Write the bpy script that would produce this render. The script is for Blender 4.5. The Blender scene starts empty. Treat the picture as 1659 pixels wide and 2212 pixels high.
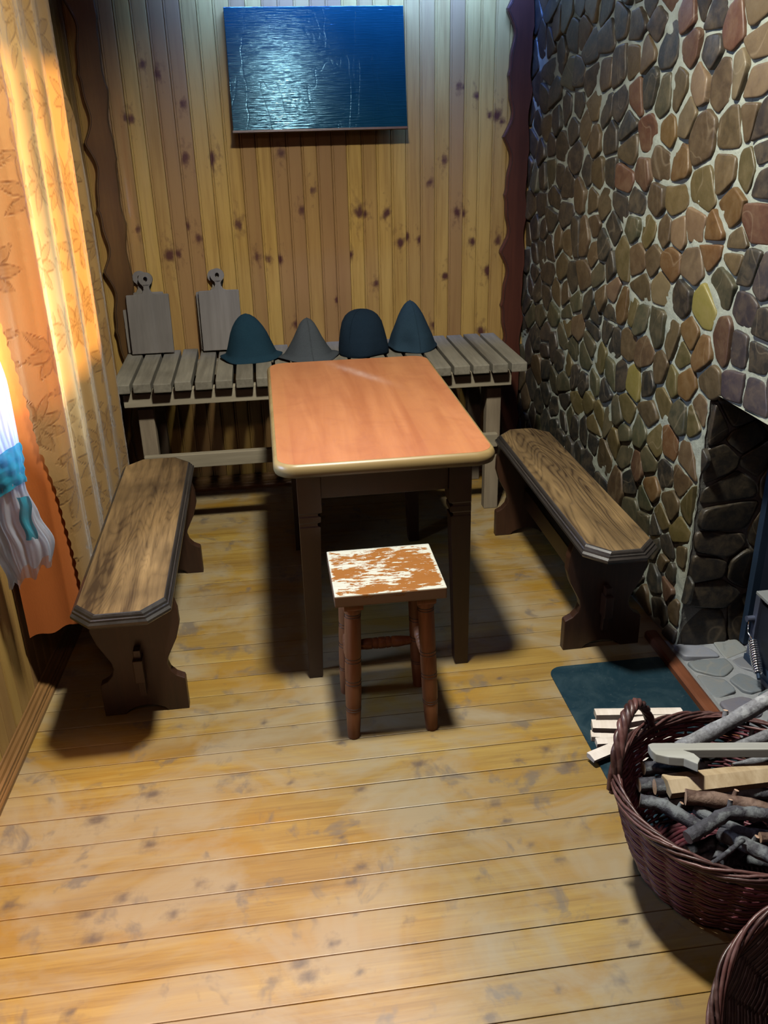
import bpy, bmesh, math, random
import numpy as np
from mathutils import Vector, Matrix

# ------------------------------------------------------------------ camera, world, lamps
BOUNCE = 0
LAMP = 88.0
BLUE = 40.0
WINWARM = 480.0
WINCOOL = 40.0
SIDE = 120.0
FILL = 5.0
TILT = -9.5
STONE_K = 0.48
B2LOC = (.915, .88, .10)
B2ROT = (.5, -.45, 0)

SC = bpy.context.scene
COL = SC.collection
SC.view_settings.view_transform = 'Standard'
SC.view_settings.look = 'None'
SC.view_settings.gamma = 1.0
SC.view_settings.use_curve_mapping = False
SC.view_settings.exposure = 0.0

CR = [[0.990236960915341, -0.13768953591427574, -0.021733682082445575],
      [-0.07619818837691135, -0.40412262761821216, -0.9115255004304754],
      [0.11672445041732332, 0.9042823085445515, -0.41066885580490586]]
camd = bpy.data.cameras.new('camera')
camd.sensor_fit = 'VERTICAL'
camd.sensor_height = 32.0
camd.lens = 1900.0 * 32.0 / 2212.0
camd.clip_start = 0.02
cam = bpy.data.objects.new('camera', camd)
COL.objects.link(cam)
M = Matrix(((CR[0][0], -CR[1][0], -CR[2][0], 0.0),
            (CR[0][1], -CR[1][1], -CR[2][1], 0.0),
            (CR[0][2], -CR[1][2], -CR[2][2], 1.6),
            (0, 0, 0, 1)))
cam.matrix_world = M
SC.camera = cam

world = bpy.data.worlds.new('world')
SC.world = world
world.use_nodes = True
bg = world.node_tree.nodes['Background']
bg.inputs[0].default_value = (0.55, 0.65, 1.0, 1)
bg.inputs[1].default_value = 0.0

def area(name, loc, direction, energy, color, sx, sy=None, shape=None):
    l = bpy.data.lights.new(name, 'AREA')
    l.energy = energy
    l.color = color
    l.shape = shape or ('RECTANGLE' if sy else 'DISK')
    l.size = sx
    if sy: l.size_y = sy
    o = bpy.data.objects.new(name, l)
    COL.objects.link(o)
    o.location = loc
    o.rotation_euler = Vector(direction).to_track_quat('-Z', 'Z' if abs(direction[2]) < .9 else 'Y').to_euler()
    return o

area('ceiling_lamp_light', (0.21, 1.93, 2.66), (0, 0, -1), LAMP, (1.0, 0.975, 0.87), 0.22)
bl = area('blue_haze_light', (0.50, 3.68, 2.36), (0.0, 0.85, -0.5), BLUE, (0.13, 0.30, 1.0), 1.2, 0.06)  # added unseen lamp, imitates a blue haze along the wall top
bl.data.spread = math.radians(120)
area('front_fill_light', (-0.15, -0.35, 2.55), (0.1, 0.45, -1), FILL, (1.0, 0.60, 0.56), 0.25)  # added pink fill for surfaces that face the viewer
area('warm_window_light', (-3.2, 2.95, 1.40), (1, 0.0, -0.03), WINWARM, (1.0, 0.62, 0.26), 1.0, 0.6)  # daylight behind the window, tinted warm so the lace glows orange
area('window_daylight', (-0.90, 2.19, 1.12), (1, 0.0, -0.05), WINCOOL, (0.45, 0.62, 1.0), 0.12, 0.5)
sl = bpy.data.lights.new('added_side_light', 'SPOT')  # added spot, lays a peach pool on the near left floor
sl.energy = SIDE; sl.color = (1.0, 0.60, 0.46); sl.spot_size = math.radians(64); sl.spot_blend = .45; sl.shadow_soft_size = .05
so = bpy.data.objects.new('added_side_light', sl); COL.objects.link(so); so.location = (-0.62, 0.62, 1.42)
so.rotation_euler = Vector((.05, .30, -1)).to_track_quat('-Z', 'Y').to_euler()
SC.cycles.diffuse_bounces = BOUNCE
SC.cycles.sample_clamp_indirect = 4.0

# ------------------------------------------------------------------ helpers
def tag(o, label=None, cat=None, group=None, kind=None):
    if label: o['label'] = label
    if cat: o['category'] = cat
    if group: o['group'] = group
    if kind: o['kind'] = kind
    return o

def thing(name, label, cat, loc=(0, 0, 0), rotz=0.0, group=None):
    o = bpy.data.objects.new(name, None)
    o.empty_display_size = 0.05
    COL.objects.link(o)
    o.location = loc
    o.rotation_euler = (0, 0, rotz)
    return tag(o, label, cat, group)

class MB:
    """collects shapes, builds ONE mesh object"""
    def __init__(s):
        s.v = []; s.f = []; s.m = []; s.c = []; s.sm = []
    def add(s, verts, faces, mat=0, col=(0.5, 0, 0, 1), smooth=False):
        b = len(s.v)
        s.v += [tuple(p) for p in verts]
        s.c += [col if not isinstance(col, list) else col[i] for i in range(len(verts))]
        for f in faces:
            s.f.append(tuple(b + i for i in f)); s.m.append(mat); s.sm.append(smooth)
    def box(s, lo, hi, mat=0, col=(0.5, 0, 0, 1), rot=None, bev=0.0):
        x0, y0, z0 = lo; x1, y1, z1 = hi
        if bev <= 0:
            v = [(x0,y0,z0),(x1,y0,z0),(x1,y1,z0),(x0,y1,z0),(x0,y0,z1),(x1,y0,z1),(x1,y1,z1),(x0,y1,z1)]
            f = [(3,2,1,0),(4,5,6,7),(0,1,5,4),(1,2,6,5),(2,3,7,6),(3,0,4,7)]
        else:
            bm = bmesh.new()
            bmesh.ops.create_cube(bm, size=1.0)
            for p in bm.verts:
                p.co = Vector(((x0+x1)/2 + p.co.x*(x1-x0), (y0+y1)/2 + p.co.y*(y1-y0), (z0+z1)/2 + p.co.z*(z1-z0)))
            bmesh.ops.bevel(bm, geom=list(bm.edges), offset=bev, segments=2, profile=0.6, affect='EDGES')
            bm.verts.index_update()
            v = [p.co.copy() for p in bm.verts]; f = [[q.index for q in p.verts] for p in bm.faces]
            bm.free()
        if rot is not None: v = [rot @ Vector(p) for p in v]
        s.add(v, f, mat, col)
    def prism(s, poly, a0, a1, axis='y', mat=0, bev=0.0, col=(0.5,0,0,1), xf=None):
        """extrude 2D polygon; axis y: poly=(x,z); axis z: poly=(x,y); axis x: poly=(y,z)"""
        def P(p, a):
            if axis == 'y': return (p[0], a, p[1])
            if axis == 'z': return (p[0], p[1], a)
            return (a, p[0], p[1])
        bm = bmesh.new()
        lo = [bm.verts.new(P(p, a0)) for p in poly]
        hi = [bm.verts.new(P(p, a1)) for p in poly]
        n = len(poly)
        f1 = bm.faces.new(lo[::-1]); f2 = bm.faces.new(hi)
        for i in range(n):
            bm.faces.new((lo[i], lo[(i+1) % n], hi[(i+1) % n], hi[i]))
        bmesh.ops.recalc_face_normals(bm, faces=bm.faces)
        if bev > 0:
            es = list(set(list(f1.edges) + list(f2.edges)))
            bmesh.ops.bevel(bm, geom=es, offset=bev, segments=2, profile=0.6, affect='EDGES', clamp_overlap=True)
        bmesh.ops.triangulate(bm, faces=[f for f in bm.faces if len(f.verts) > 4])
        bm.verts.index_update()
        v = [p.co.copy() for p in bm.verts]
        if xf is not None: v = [xf @ p for p in v]
        s.add(v, [[q.index for q in p.verts] for p in bm.faces], mat, col)
        bm.free()
    def tube(s, pts, rad, n=8, mat=0, capmat=None, closed=False, col=(0.5,0,0,1), smooth=True, jit=0.0, rnd=None):
        pts = [Vector(p) for p in pts]
        m = len(pts)
        if not hasattr(rad, '__len__'): rad = [rad]*m
        prev = None; rings = []
        for i in range(m):
            if closed: t = (pts[(i+1) % m] - pts[i-1])
            else: t = pts[min(i+1, m-1)] - pts[max(i-1, 0)]
            if t.length < 1e-9: t = Vector((0, 0, 1))
            t.normalize()
            if prev is None:
                u = t.cross(Vector((0, 0, 1)))
                if u.length < .2: u = t.cross(Vector((1, 0, 0)))
            else:
                u = prev - t*prev.dot(t)
            u.normalize(); prev = u
            w = t.cross(u)
            ring = []
            for k in range(n):
                a = 2*math.pi*k/n
                r = rad[i]
                if jit and rnd: r *= 1 + rnd.uniform(-jit, jit)
                ring.append(pts[i] + u*math.cos(a)*r + w*math.sin(a)*r)
            rings.append(ring)
        v = [p for r in rings for p in r]
        f = []
        for i in range(m if closed else m-1):
            j = (i+1) % m
            for k in range(n):
                k2 = (k+1) % n
                f.append((i*n+k, i*n+k2, j*n+k2, j*n+k))
        s.add(v, f, mat, col, smooth)
        if not closed:
            cm = mat if capmat is None else capmat
            s.add(rings[0], [tuple(range(n))[::-1]], cm, col)
            s.add(rings[-1], [tuple(range(n))], cm, col)
    def lathe(s, prof, c=(0, 0, 0), n=24, mat=0, xf=None, fn=None, col=(0.5,0,0,1), smooth=True, cap=True):
        v = []
        for (r, z) in prof:
            for k in range(n):
                a = 2*math.pi*k/n
                p = Vector((c[0]+r*math.cos(a), c[1]+r*math.sin(a), c[2]+z))
                if fn: p = Vector(fn(p, a, r, z))
                if xf is not None: p = xf @ p
                v.append(p)
        f = []
        m = len(prof)
        for i in range(m-1):
            for k in range(n):
                k2 = (k+1) % n
                f.append((i*n+k, i*n+k2, (i+1)*n+k2, (i+1)*n+k))
        if cap:
            f.append(tuple(range(n))[::-1]); f.append(tuple((m-1)*n+k for k in range(n)))
        s.add(v, f, mat, col, smooth)
    def grid(s, fn, nu, nv, mat=0, smooth=True, cfn=None):
        v = []; c = []
        for j in range(nv+1):
            for i in range(nu+1):
                v.append(fn(i/nu, j/nv)); c.append(cfn(i/nu, j/nv) if cfn else (0.5, 0, 0, 1))
        f = [(j*(nu+1)+i, j*(nu+1)+i+1, (j+1)*(nu+1)+i+1, (j+1)*(nu+1)+i) for j in range(nv) for i in range(nu)]
        s.add(v, f, mat, c, smooth)
    def build(s, name, mats, parent=None, loc=None):
        me = bpy.data.meshes.new(name)
        me.from_pydata(s.v, [], s.f)
        if not isinstance(mats, (list, tuple)): mats = [mats]
        for m in mats: me.materials.append(m)
        me.polygons.foreach_set('material_index', s.m)
        me.polygons.foreach_set('use_smooth', s.sm)
        at = me.color_attributes.new('tint', 'FLOAT_COLOR', 'POINT')
        at.data.foreach_set('color', np.array(s.c, dtype=np.float32).ravel())
        me.update()
        o = bpy.data.objects.new(name, me)
        COL.objects.link(o)
        if parent: o.parent = parent
        if loc: o.location = loc
        return o

def np_mesh(name, V, F, mats, C=None, parent=None, smooth=False):
    me = bpy.data.meshes.new(name)
    me.from_pydata([tuple(p) for p in V.tolist()], [], F.tolist() if hasattr(F, 'tolist') else F)
    for m in (mats if isinstance(mats, (list, tuple)) else [mats]): me.materials.append(m)
    if C is not None:
        at = me.color_attributes.new('tint', 'FLOAT_COLOR', 'POINT')
        at.data.foreach_set('color', C.astype(np.float32).ravel())
    if smooth: me.polygons.foreach_set('use_smooth', [True]*len(me.polygons))
    me.update()
    o = bpy.data.objects.new(name, me)
    COL.objects.link(o)
    if parent: o.parent = parent
    return o

def copy_tree(o, parent=None):
    c = o.copy(); COL.objects.link(c)
    if parent: c.parent = parent
    for ch in list(o.children): copy_tree(ch, c)
    return c

# ------------------------------------------------------------------ node materials
class NT:
    def __init__(s, name):
        s.mat = bpy.data.materials.new(name); s.mat.use_nodes = True
        s.t = s.mat.node_tree; s.n = s.t.nodes; s.l = s.t.links
        s.b = s.n['Principled BSDF']; s.out = s.n['Material Output']
    def node(s, typ, **kw):
        x = s.n.new(typ)
        for k, v in kw.items(): setattr(x, k, v)
        return x
    def link(s, a, b): s.l.new(a, b)
    def val(s, sock, v):
        if hasattr(v, 'is_output'): s.link(v, sock)
        else: sock.default_value = v
    def coords(s, scale=(1, 1, 1), kind='Object', rot=(0, 0, 0), loc=(0, 0, 0), offset=None):
        tc = s.node('ShaderNodeTexCoord'); mp = s.node('ShaderNodeMapping')
        src = tc.outputs[kind]
        if offset is not None:
            ad = s.node('ShaderNodeVectorMath', operation='ADD'); s.link(src, ad.inputs[0]); s.link(offset, ad.inputs[1]); src = ad.outputs[0]
        s.link(src, mp.inputs[0]); mp.inputs['Scale'].default_value = scale
        mp.inputs['Rotation'].default_value = rot; mp.inputs['Location'].default_value = loc
        return mp.outputs[0]
    def noise(s, vec, scale=5, detail=4, rough=.55, dist=0.0):
        x = s.node('ShaderNodeTexNoise'); s.link(vec, x.inputs['Vector'])
        x.inputs['Scale'].default_value = scale; x.inputs['Detail'].default_value = detail
        x.inputs['Roughness'].default_value = rough; x.inputs['Distortion'].default_value = dist
        return x.outputs['Fac']
    def ramp(s, fac, stops, interp='LINEAR'):
        x = s.node('ShaderNodeValToRGB'); s.link(fac, x.inputs[0]); e = x.color_ramp.elements
        x.color_ramp.interpolation = interp
        while len(e) < len(stops): e.new(0.5)
        for i, (p, c) in enumerate(stops):
            e[i].position = p
            e[i].color = (c[0], c[1], c[2], 1) if hasattr(c, '__len__') else (c, c, c, 1)
        return x.outputs[0]
    def math(s, op, a, b=0.0, c=0.0, clamp=False):
        x = s.node('ShaderNodeMath', operation=op); x.use_clamp = clamp
        s.val(x.inputs[0], a); s.val(x.inputs[1], b); s.val(x.inputs[2], c)
        return x.outputs[0]
    def mix(s, fac, a, b, mode='MIX'):
        x = s.node('ShaderNodeMix', data_type='RGBA', blend_type=mode)
        s.val(x.inputs[0], fac)
        for sock, v in ((x.inputs[6], a), (x.inputs[7], b)):
            if hasattr(v, 'is_output'): s.link(v, sock)
            else: sock.default_value = (v[0], v[1], v[2], 1)
        return x.outputs[2]
    def attr(s, name='tint'):
        x = s.node('ShaderNodeAttribute', attribute_name=name)
        sp = s.node('ShaderNodeSeparateColor'); s.link(x.outputs['Color'], sp.inputs[0])
        return x.outputs['Color'], sp.outputs[0], sp.outputs[1], sp.outputs[2]
    def bump(s, h, strength=.3, dist=.002):
        x = s.node('ShaderNodeBump'); x.inputs['Strength'].default_value = strength
        x.inputs['Distance'].default_value = dist; s.link(h, x.inputs['Height'])
        s.link(x.outputs[0], s.b.inputs['Normal'])
        return x
    def base(s, c): 
        if hasattr(c, 'is_output'): s.link(c, s.b.inputs['Base Color'])
        else: s.b.inputs['Base Color'].default_value = (c[0], c[1], c[2], 1)
    def rough(s, v): s.val(s.b.inputs['Roughness'], v)

def axis_scale(s, axis, k=14.0):
    v = [s, s, s]; v['xyz'.index(axis)] = s/k
    return tuple(v)

def wood(name, dark, light, axis='y', s=9.0, rough=.45, bump=.25, knots=False, patch=0.25, k=14.0, coat=0.0, contrast=(.32,.68), cathedral=0.0, ring=.06):
    t = NT(name)
    oi = t.node('ShaderNodeObjectInfo')
    sc = t.node('ShaderNodeVectorMath', operation='SCALE'); t.link(oi.outputs['Location'], sc.inputs[0]); sc.inputs[3].default_value = 3.7
    v = t.coords(axis_scale(1.0, axis, k), offset=sc.outputs[0])
    n1 = t.noise(v, s, 5, .6, .6)
    n2 = t.noise(v, s*7, 3, .6, .2)
    g = t.math('ADD', t.math('MULTIPLY', n1, .65), t.math('MULTIPLY', n2, .35))
    if cathedral:
        lo = t.noise(t.coords((1.0, .13, 1.0), offset=sc.outputs[0]), 6.0, 2, .5, .8)
        rg = t.math('SINE', t.math('MULTIPLY', lo, cathedral))
        rg = t.math('POWER', t.math('ABSOLUTE', rg), .6)
        g = t.math('ADD', t.math('MULTIPLY', g, .92), t.math('MULTIPLY', rg, ring))
    c = t.ramp(g, [(contrast[0], dark), (contrast[1], light)])
    big = t.noise(t.coords((1, 1, 1), offset=sc.outputs[0]), 3.0, 3, .5, .4)
    c = t.mix(t.math('MULTIPLY', t.ramp(big, [(.42, 0), (.66, 1)]), patch), c, (dark[0]*.55, dark[1]*.55, dark[2]*.55))
    t.base(c); t.rough(rough)
    t.bump(g, bump, .0015)
    if coat: t.b.inputs['Coat Weight'].default_value = coat; t.b.inputs['Coat Roughness'].default_value = .25
    return t.mat

def plain(name, col, rough=.5, metal=0.0, noise=.15, ns=30, bump=.1):
    t = NT(name)
    n = t.noise(t.coords(), ns, 4)
    t.base(t.mix(t.math('MULTIPLY', n, noise*2), col, tuple(x*.4 for x in col)))
    t.rough(rough); t.b.inputs['Metallic'].default_value = metal
    t.bump(n, bump, .001)
    return t.mat

# panelling: tint attribute R = board tone, G = knot strength, B = grain offset
def pine_panel(name, lightc, midc, darkc):
    t = NT(name)
    _, R, G, B = t.attr()
    cm = t.node('ShaderNodeCombineXYZ'); t.link(t.math('MULTIPLY', B, 37.0), cm.inputs[0]); t.link(t.math('MULTIPLY', B, 11.0), cm.inputs[2])
    v = t.coords((1, 1, .055), offset=cm.outputs[0])
    n1 = t.noise(v, 28, 4, .55, .5)
    n2 = t.noise(v, 130, 3, .6, .2)
    g = t.math('ADD', t.math('MULTIPLY', n1, .7), t.math('MULTIPLY', n2, .3))
    c = t.ramp(g, [(.34, midc), (.55, lightc), (.72, tuple(a*.85 for a in lightc))])
    c = t.mix(t.math('MULTIPLY', t.ramp(R, [(0, 0), (1, 1)]), .8), c, darkc)
    kn = t.math('ADD', G, t.math('MULTIPLY', t.math('SUBTRACT', t.noise(t.coords((1, 1, .6)), 55, 4), .5), 1.1))
    kf = t.ramp(t.math('MULTIPLY', kn, t.math('GREATER_THAN', G, .02)), [(.10, 0), (.40, .6), (.75, 1)])
    c = t.mix(kf, c, (.070, .022, .018))
    c = t.mix(t.math('MULTIPLY', t.ramp(t.noise(t.coords((1, 1, .3)), 5, 3), [(.5, 0), (.75, 1)]), .22), c, tuple(a*.55 for a in midc))
    t.base(c); t.rough(.42)
    t.b.inputs['Coat Weight'].default_value = .15
    t.bump(g, .15, .001)
    return t.mat

def floor_mat():
    t = NT('floor pine boards')
    _, R, G, B = t.attr()
    cm = t.node('ShaderNodeCombineXYZ'); t.link(t.math('MULTIPLY', B, 41.0), cm.inputs[0]); t.link(t.math('MULTIPLY', B, 13.0), cm.inputs[1])
    v = t.coords((.06, 1, 1), offset=cm.outputs[0])
    n1 = t.noise(v, 22, 5, .6, .8)
    n2 = t.noise(t.coords((.035, 1, 1), offset=cm.outputs[0]), 170, 3, .65, .1)
    g = t.math('ADD', t.math('MULTIPLY', n1, .62), t.math('MULTIPLY', n2, .38))
    c = t.ramp(g, [(.30, (.17, .090, .014)), (.46, (.30, .175, .030)), (.64, (.41, .270, .058))])
    c = t.mix(t.math('MULTIPLY', R, .75), c, (.20, .112, .028))
    # amber varnish left in patches
    am = t.noise(t.coords((.5, 1.2, 1), offset=cm.outputs[0]), 4.2, 4, .6, .5)
    c = t.mix(t.math('MULTIPLY', t.ramp(am, [(.52, 0), (.62, 1)]), .62), c, (.30, .150, .008))
    # bare, worn greyish wear across the boards
    wr = t.noise(t.coords((.8, 1.1, 1)), 3.1, 5, .65, .8)
    wf = t.math('MULTIPLY', t.ramp(wr, [(.42, 0), (.60, 1)]), .75)
    c = t.mix(wf, c, (.315, .255, .160))
    wr2 = t.noise(t.coords((1.2, 1, 1), loc=(3, 7, 0), offset=cm.outputs[0]), 7.5, 4, .65, .4)
    c = t.mix(t.math('MULTIPLY', t.ramp(wr2, [(.58, 0), (.68, 1)]), .65), c, (.11, .092, .082))
    kn = t.math('ADD', G, t.math('MULTIPLY', t.math('SUBTRACT', t.noise(t.coords(), 60, 3), .5), .8))
    kf = t.ramp(t.math('MULTIPLY', kn, t.math('GREATER_THAN', G, .03)), [(.12, 0), (.5, .45), (.85, .8)])
    c = t.mix(kf, c, (.08, .052, .042))
    t.base(c)
    t.rough(t.math('ADD', .34, t.math('MULTIPLY', wr, .25)))
    t.b.inputs['Coat Weight'].default_value = .85
    t.b.inputs['Coat Roughness'].default_value = .46
    t.bump(g, .22, .0012)
    return t.mat

def stone_mat():
    t = NT('river stone')
    C, R, G, B = t.attr()
    n = t.noise(t.coords(), 26, 6, .65, .4)
    n2 = t.noise(t.coords(), 120, 3, .6)
    c = t.mix(t.ramp(n, [(.4, 0), (.75, 1)]), C, t.mix(.22, C, (.30, .22, .12)))
    c = t.mix(t.ramp(n, [(.25, .45), (.40, 0)]), c, (.02, .018, .015))
    vein = t.ramp(t.math('ABSOLUTE', t.math('SUBTRACT', t.noise(t.coords((1, 1, .6)), 4.0, 2, .4, .3), .5)), [(0.0, 1), (.004, 0)])
    c = t.mix(t.math('MULTIPLY', vein, .15), c, (.45, .36, .24))
    t.base(c); t.rough(t.math('ADD', .40, t.math('MULTIPLY', n2, .3)))
    t.b.inputs['Coat Weight'].default_value = .12; t.b.inputs['Coat Roughness'].default_value = .25
    t.bump(t.math('ADD', n, t.math('MULTIPLY', n2, .4)), .25, .003)
    return t.mat

def mortar_mat(name='mortar', c1=(.22, .24, .19), c2=(.41, .43, .36)):
    t = NT(name)
    n = t.noise(t.coords(), 60, 5, .7)
    t.base(t.mix(n, c1, c2)); t.rough(.5)
    t.b.inputs['Coat Weight'].default_value = .5; t.b.inputs['Coat Roughness'].default_value = .18
    t.bump(n, .7, .005)
    return t.mat

def felt(name, col):
    t = NT(name)
    n = t.noise(t.coords(), 220, 3, .8); n2 = t.noise(t.coords(), 9, 3)
    c = t.mix(n, tuple(a*.55 for a in col), tuple(min(1, a*1.5) for a in col))
    c = t.mix(t.math('MULTIPLY', n2, .5), c, tuple(a*1.6+.01 for a in col))
    t.base(c); t.rough(.95)
    t.b.inputs['Specular IOR Level'].default_value = .1
    t.bump(n, .8, .0025)
    return t.mat

def cloth(name, col, transl=.5, patt=None, transp=0.0, rough=.6):
    t = NT(name)
    _, R, G, B = t.attr()
    wv = t.noise(t.coords((1, 1, .4)), 240, 2, .5)
    c = t.mix(t.math('MULTIPLY', wv, .25), col, tuple(a*.7 for a in col))
    if patt: c = t.mix(t.math('MULTIPLY', G, .95), c, patt)
    t.base(c); t.rough(rough); t.b.inputs['Sheen Weight'].default_value = .2
    bp = t.bump(t.math('ADD', t.math('MULTIPLY', G, -1.0), t.math('MULTIPLY', wv, .25)), .55, .003)
    tr = t.node('ShaderNodeBsdfTranslucent'); t.link(c, tr.inputs[0])
    mx = t.node('ShaderNodeMixShader'); mx.inputs[0].default_value = transl
    t.link(t.b.outputs[0], mx.inputs[1]); t.link(tr.outputs[0], mx.inputs[2])
    last = mx.outputs[0]
    if transp:
        tp = t.node('ShaderNodeBsdfTransparent'); m2 = t.node('ShaderNodeMixShader'); m2.inputs[0].default_value = transp
        t.link(last, m2.inputs[1]); t.link(tp.outputs[0], m2.inputs[2]); last = m2.outputs[0]
    t.link(last, t.out.inputs[0])
    return t.mat

MT = {}
MT['panel'] = pine_panel('pine panelling', (.49, .305, .080), (.33, .185, .044), (.26, .135, .060))
MT['floor'] = floor_mat()
MT['stone'] = stone_mat()
MT['mortar'] = mortar_mat()
MT['hearth_mortar'] = mortar_mat('hearth mortar', (.22, .23, .24), (.36, .38, .40))
MT['trim'] = wood('stained wavy trim', (.045, .013, .008), (.095, .028, .015), 'z', 12, .4, patch=.4)
MT['trim_shaded'] = wood('shaded pine wavy trim', (.07, .035, .012), (.15, .08, .026), 'z', 12, .4, patch=.5)  # pine darkened, shade of the left corner put into its colour
MT['base'] = wood('baseboard wood', (.16, .075, .022), (.34, .18, .065), 'y', 12, .4, patch=.4)
MT['hearth_trim'] = wood('hearth trim wood', (.10, .035, .018), (.24, .085, .04), 'y', 14, .4, patch=.5)
MT['grey_wood'] = wood('weathered bench wood', (.11, .095, .068), (.265, .238, .178), 'y', 11, .7, .35, patch=.35)
MT['grey_wood_x'] = wood('bench rail wood', (.19, .155, .10), (.34, .29, .20), 'x', 11, .7, .3, patch=.2)
MT['grey_wood_z'] = wood('bench leg wood', (.17, .125, .08), (.31, .245, .16), 'z', 11, .7, .3, patch=.3)
MT['board'] = wood('cutting board wood', (.13, .112, .092), (.215, .19, .16), 'z', 9, .75, .2, patch=.25)
MT['oak'] = wood('worn dark oak seat', (.045, .025, .012), (.42, .26, .11), 'y', 10, .42, .4, patch=.55, coat=.15, contrast=(.36, .72), cathedral=95.0)
MT['oak_swirl'] = wood('dark oak seat with swirling grain', (.036, .020, .010), (.33, .215, .095), 'y', 10, .42, .4, patch=.45, coat=.15, contrast=(.38, .76), cathedral=80.0, ring=.14)
MT['oak_edge'] = wood('black oak edge', (.012, .010, .009), (.05, .042, .038), 'y', 14, .3, .3, patch=.3, coat=.4)
MT['oak_leg'] = wood('dark oak support', (.018, .007, .004), (.060, .024, .011), 'z', 12, .45, .25, patch=.3)
MT['cherry'] = wood('dark cherry table frame', (.016, .004, .002), (.032, .009, .004), 'z', 10, .4, .1, patch=.2)
MT['iron'] = plain('black steel', (.030, .055, .10), .45, .4, .2, 20)
MT['iron_light'] = plain('blue grey steel', (.13, .15, .22), .45, .5, .2, 20)
MT['chrome'] = plain('chrome spring', (.75, .77, .82), .18, 1.0, .05)
MT['brass'] = plain('dark screw', (.05, .045, .04), .4, .8)

# ================================================================== SETTING
RND = random.Random(11)
def wall_left_x(y): return -0.765 + 0.058*(y - 2.316)

KN_BACK = [(-0.473,1.609,1.2),(-0.494,1.614,.7),(-0.275,1.462,1.5),(-0.173,1.451,2.0),(0.116,1.47,1.5),(-0.083,1.193,1.5),(-0.296,1.191,1.1),(-0.253,1.143,1.3),(-0.385,1.082,1.9),(-0.345,1.085,1.2),(-0.016,1.057,1.2),(0.03,1.045,1.0),(0.082,1.043,1.2),(0.189,1.245,1.3),(0.24,1.318,1.1),(0.434,1.225,1.8),(0.46,1.215,1.2),(0.558,1.221,1.3),(0.545,1.21,1.0),(0.611,1.09,1.4),(0.638,1.118,1.1),(0.697,1.102,1.1),(0.391,1.05,1.0),(0.498,0.922,1.2),(0.322,0.857,1.0),(0.865,1.706,.9),(0.885,1.70,.7),(0.94,1.667,1.0),(0.997,1.594,1.0),(1.027,1.59,1.6),(1.05,1.567,.9),(0.805,1.42,1.3),(0.741,1.334,1.0),(0.864,1.207,1.3),(0.888,1.202,1.1),(0.812,0.942,1.3),(0.932,1.084,1.2),(1.048,1.083,1.4),(1.08,1.062,.9),(1.005,0.954,1.7),(0.979,0.684,1.6),(0.755,0.721,1.1),(0.135,0.759,1.2),(-0.5,1.19,1.0),(-0.4,1.802,1.2),(-0.348,1.769,1.2),(-0.262,1.66,1.1),(-0.558,1.418,.9),(0.038,1.611,1.0),(0.628,1.624,1.0)]

def panelling(name, p0, p1, z0, z1, nrm, knots=(), hole=None, pitch=.0625, zfine=None, seed=3, extra=None):
    """vertical tongue and groove boards with a V groove and a bead, one mesh"""
    rnd = random.Random(seed)
    p0 = np.array(p0, float); p1 = np.array(p1, float)
    L = np.linalg.norm(p1 - p0); d = (p1 - p0)/L
    nb = int(math.ceil(L/pitch))
    us = []; dep = []; ids = []
    for b in range(nb):
        off = [(0, -.0034), (.0022, -.0002), (.0075, .0), (.0090, -.0012), (.0105, .0002), (.022, .0004), (.034, .0004), (.046, .0004), (pitch-.006, .0003), (pitch-.0022, -.0002), (pitch-.0002, -.0034)]
        for o_, h_ in off:
            u = b*pitch + o_
            if u > L: u = L
            us.append(u); dep.append(h_); ids.append(b)
    us = np.array(us); dep = np.array(dep); ids = np.array(ids)
    zf = zfine or (z0, z0)
    zs = sorted(set([z0, z1] + ([hole[2], hole[3]] if hole else []) + list(np.round(np.arange(zf[0], zf[1], .011), 4)) + list(np.linspace(z0, z1, 8))))
    zs = np.array([z for z in zs if z0 <= z <= z1])
    U, Z = np.meshgrid(us, zs); D = np.tile(dep, (len(zs), 1)); I = np.tile(ids, (len(zs), 1))
    V = np.zeros(U.shape + (3,))
    V[..., 0] = p0[0] + d[0]*U + nrm[0]*D
    V[..., 1] = p0[1] + d[1]*U + nrm[1]*D
    V[..., 2] = Z
    tone = np.array([min(1, max(0, rnd.choice((rnd.gauss(.12, .12), rnd.gauss(.35, .2), rnd.gauss(.85, .15))))) for _ in range(nb)])
    offs = np.array([rnd.random() for _ in range(nb)])
    C = np.ones(U.shape + (4,))
    C[..., 0] = tone[I]; C[..., 2] = offs[I]
    G = np.zeros(U.shape)
    for (kx, kz, ks) in knots:
        q = ((U + p0[0] - kx)/(.0105*ks))**2 + ((Z - kz)/(.0145*ks))**2
        bi = int((kx - p0[0])/pitch)
        G = np.maximum(G, np.exp(-q)*np.where(I == bi, 1, .15))
        halo = np.exp(-(((U + p0[0] - kx)/(.02*ks))**2 + ((Z - kz)/(.045*ks))**2))*.22*np.where(I == bi, 1, 0)
        G = np.maximum(G, halo)
    C[..., 1] = G
    ny, nx = U.shape
    F = []
    for j in range(ny-1):
        for i in range(nx-1):
            if us[i+1] - us[i] < 1e-6: continue
            if hole and us[i] >= hole[0]-1e-6 and us[i+1] <= hole[1]+1e-6 and zs[j] >= hole[2]-1e-6 and zs[j+1] <= hole[3]+1e-6: continue
            a = j*nx+i
            F.append((a, a+1, a+1+nx, a+nx))
    o = np_mesh(name, V.reshape(-1, 3), F, MT['panel'], C.reshape(-1, 4))
    tag(o, kind='structure')
    return o

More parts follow.
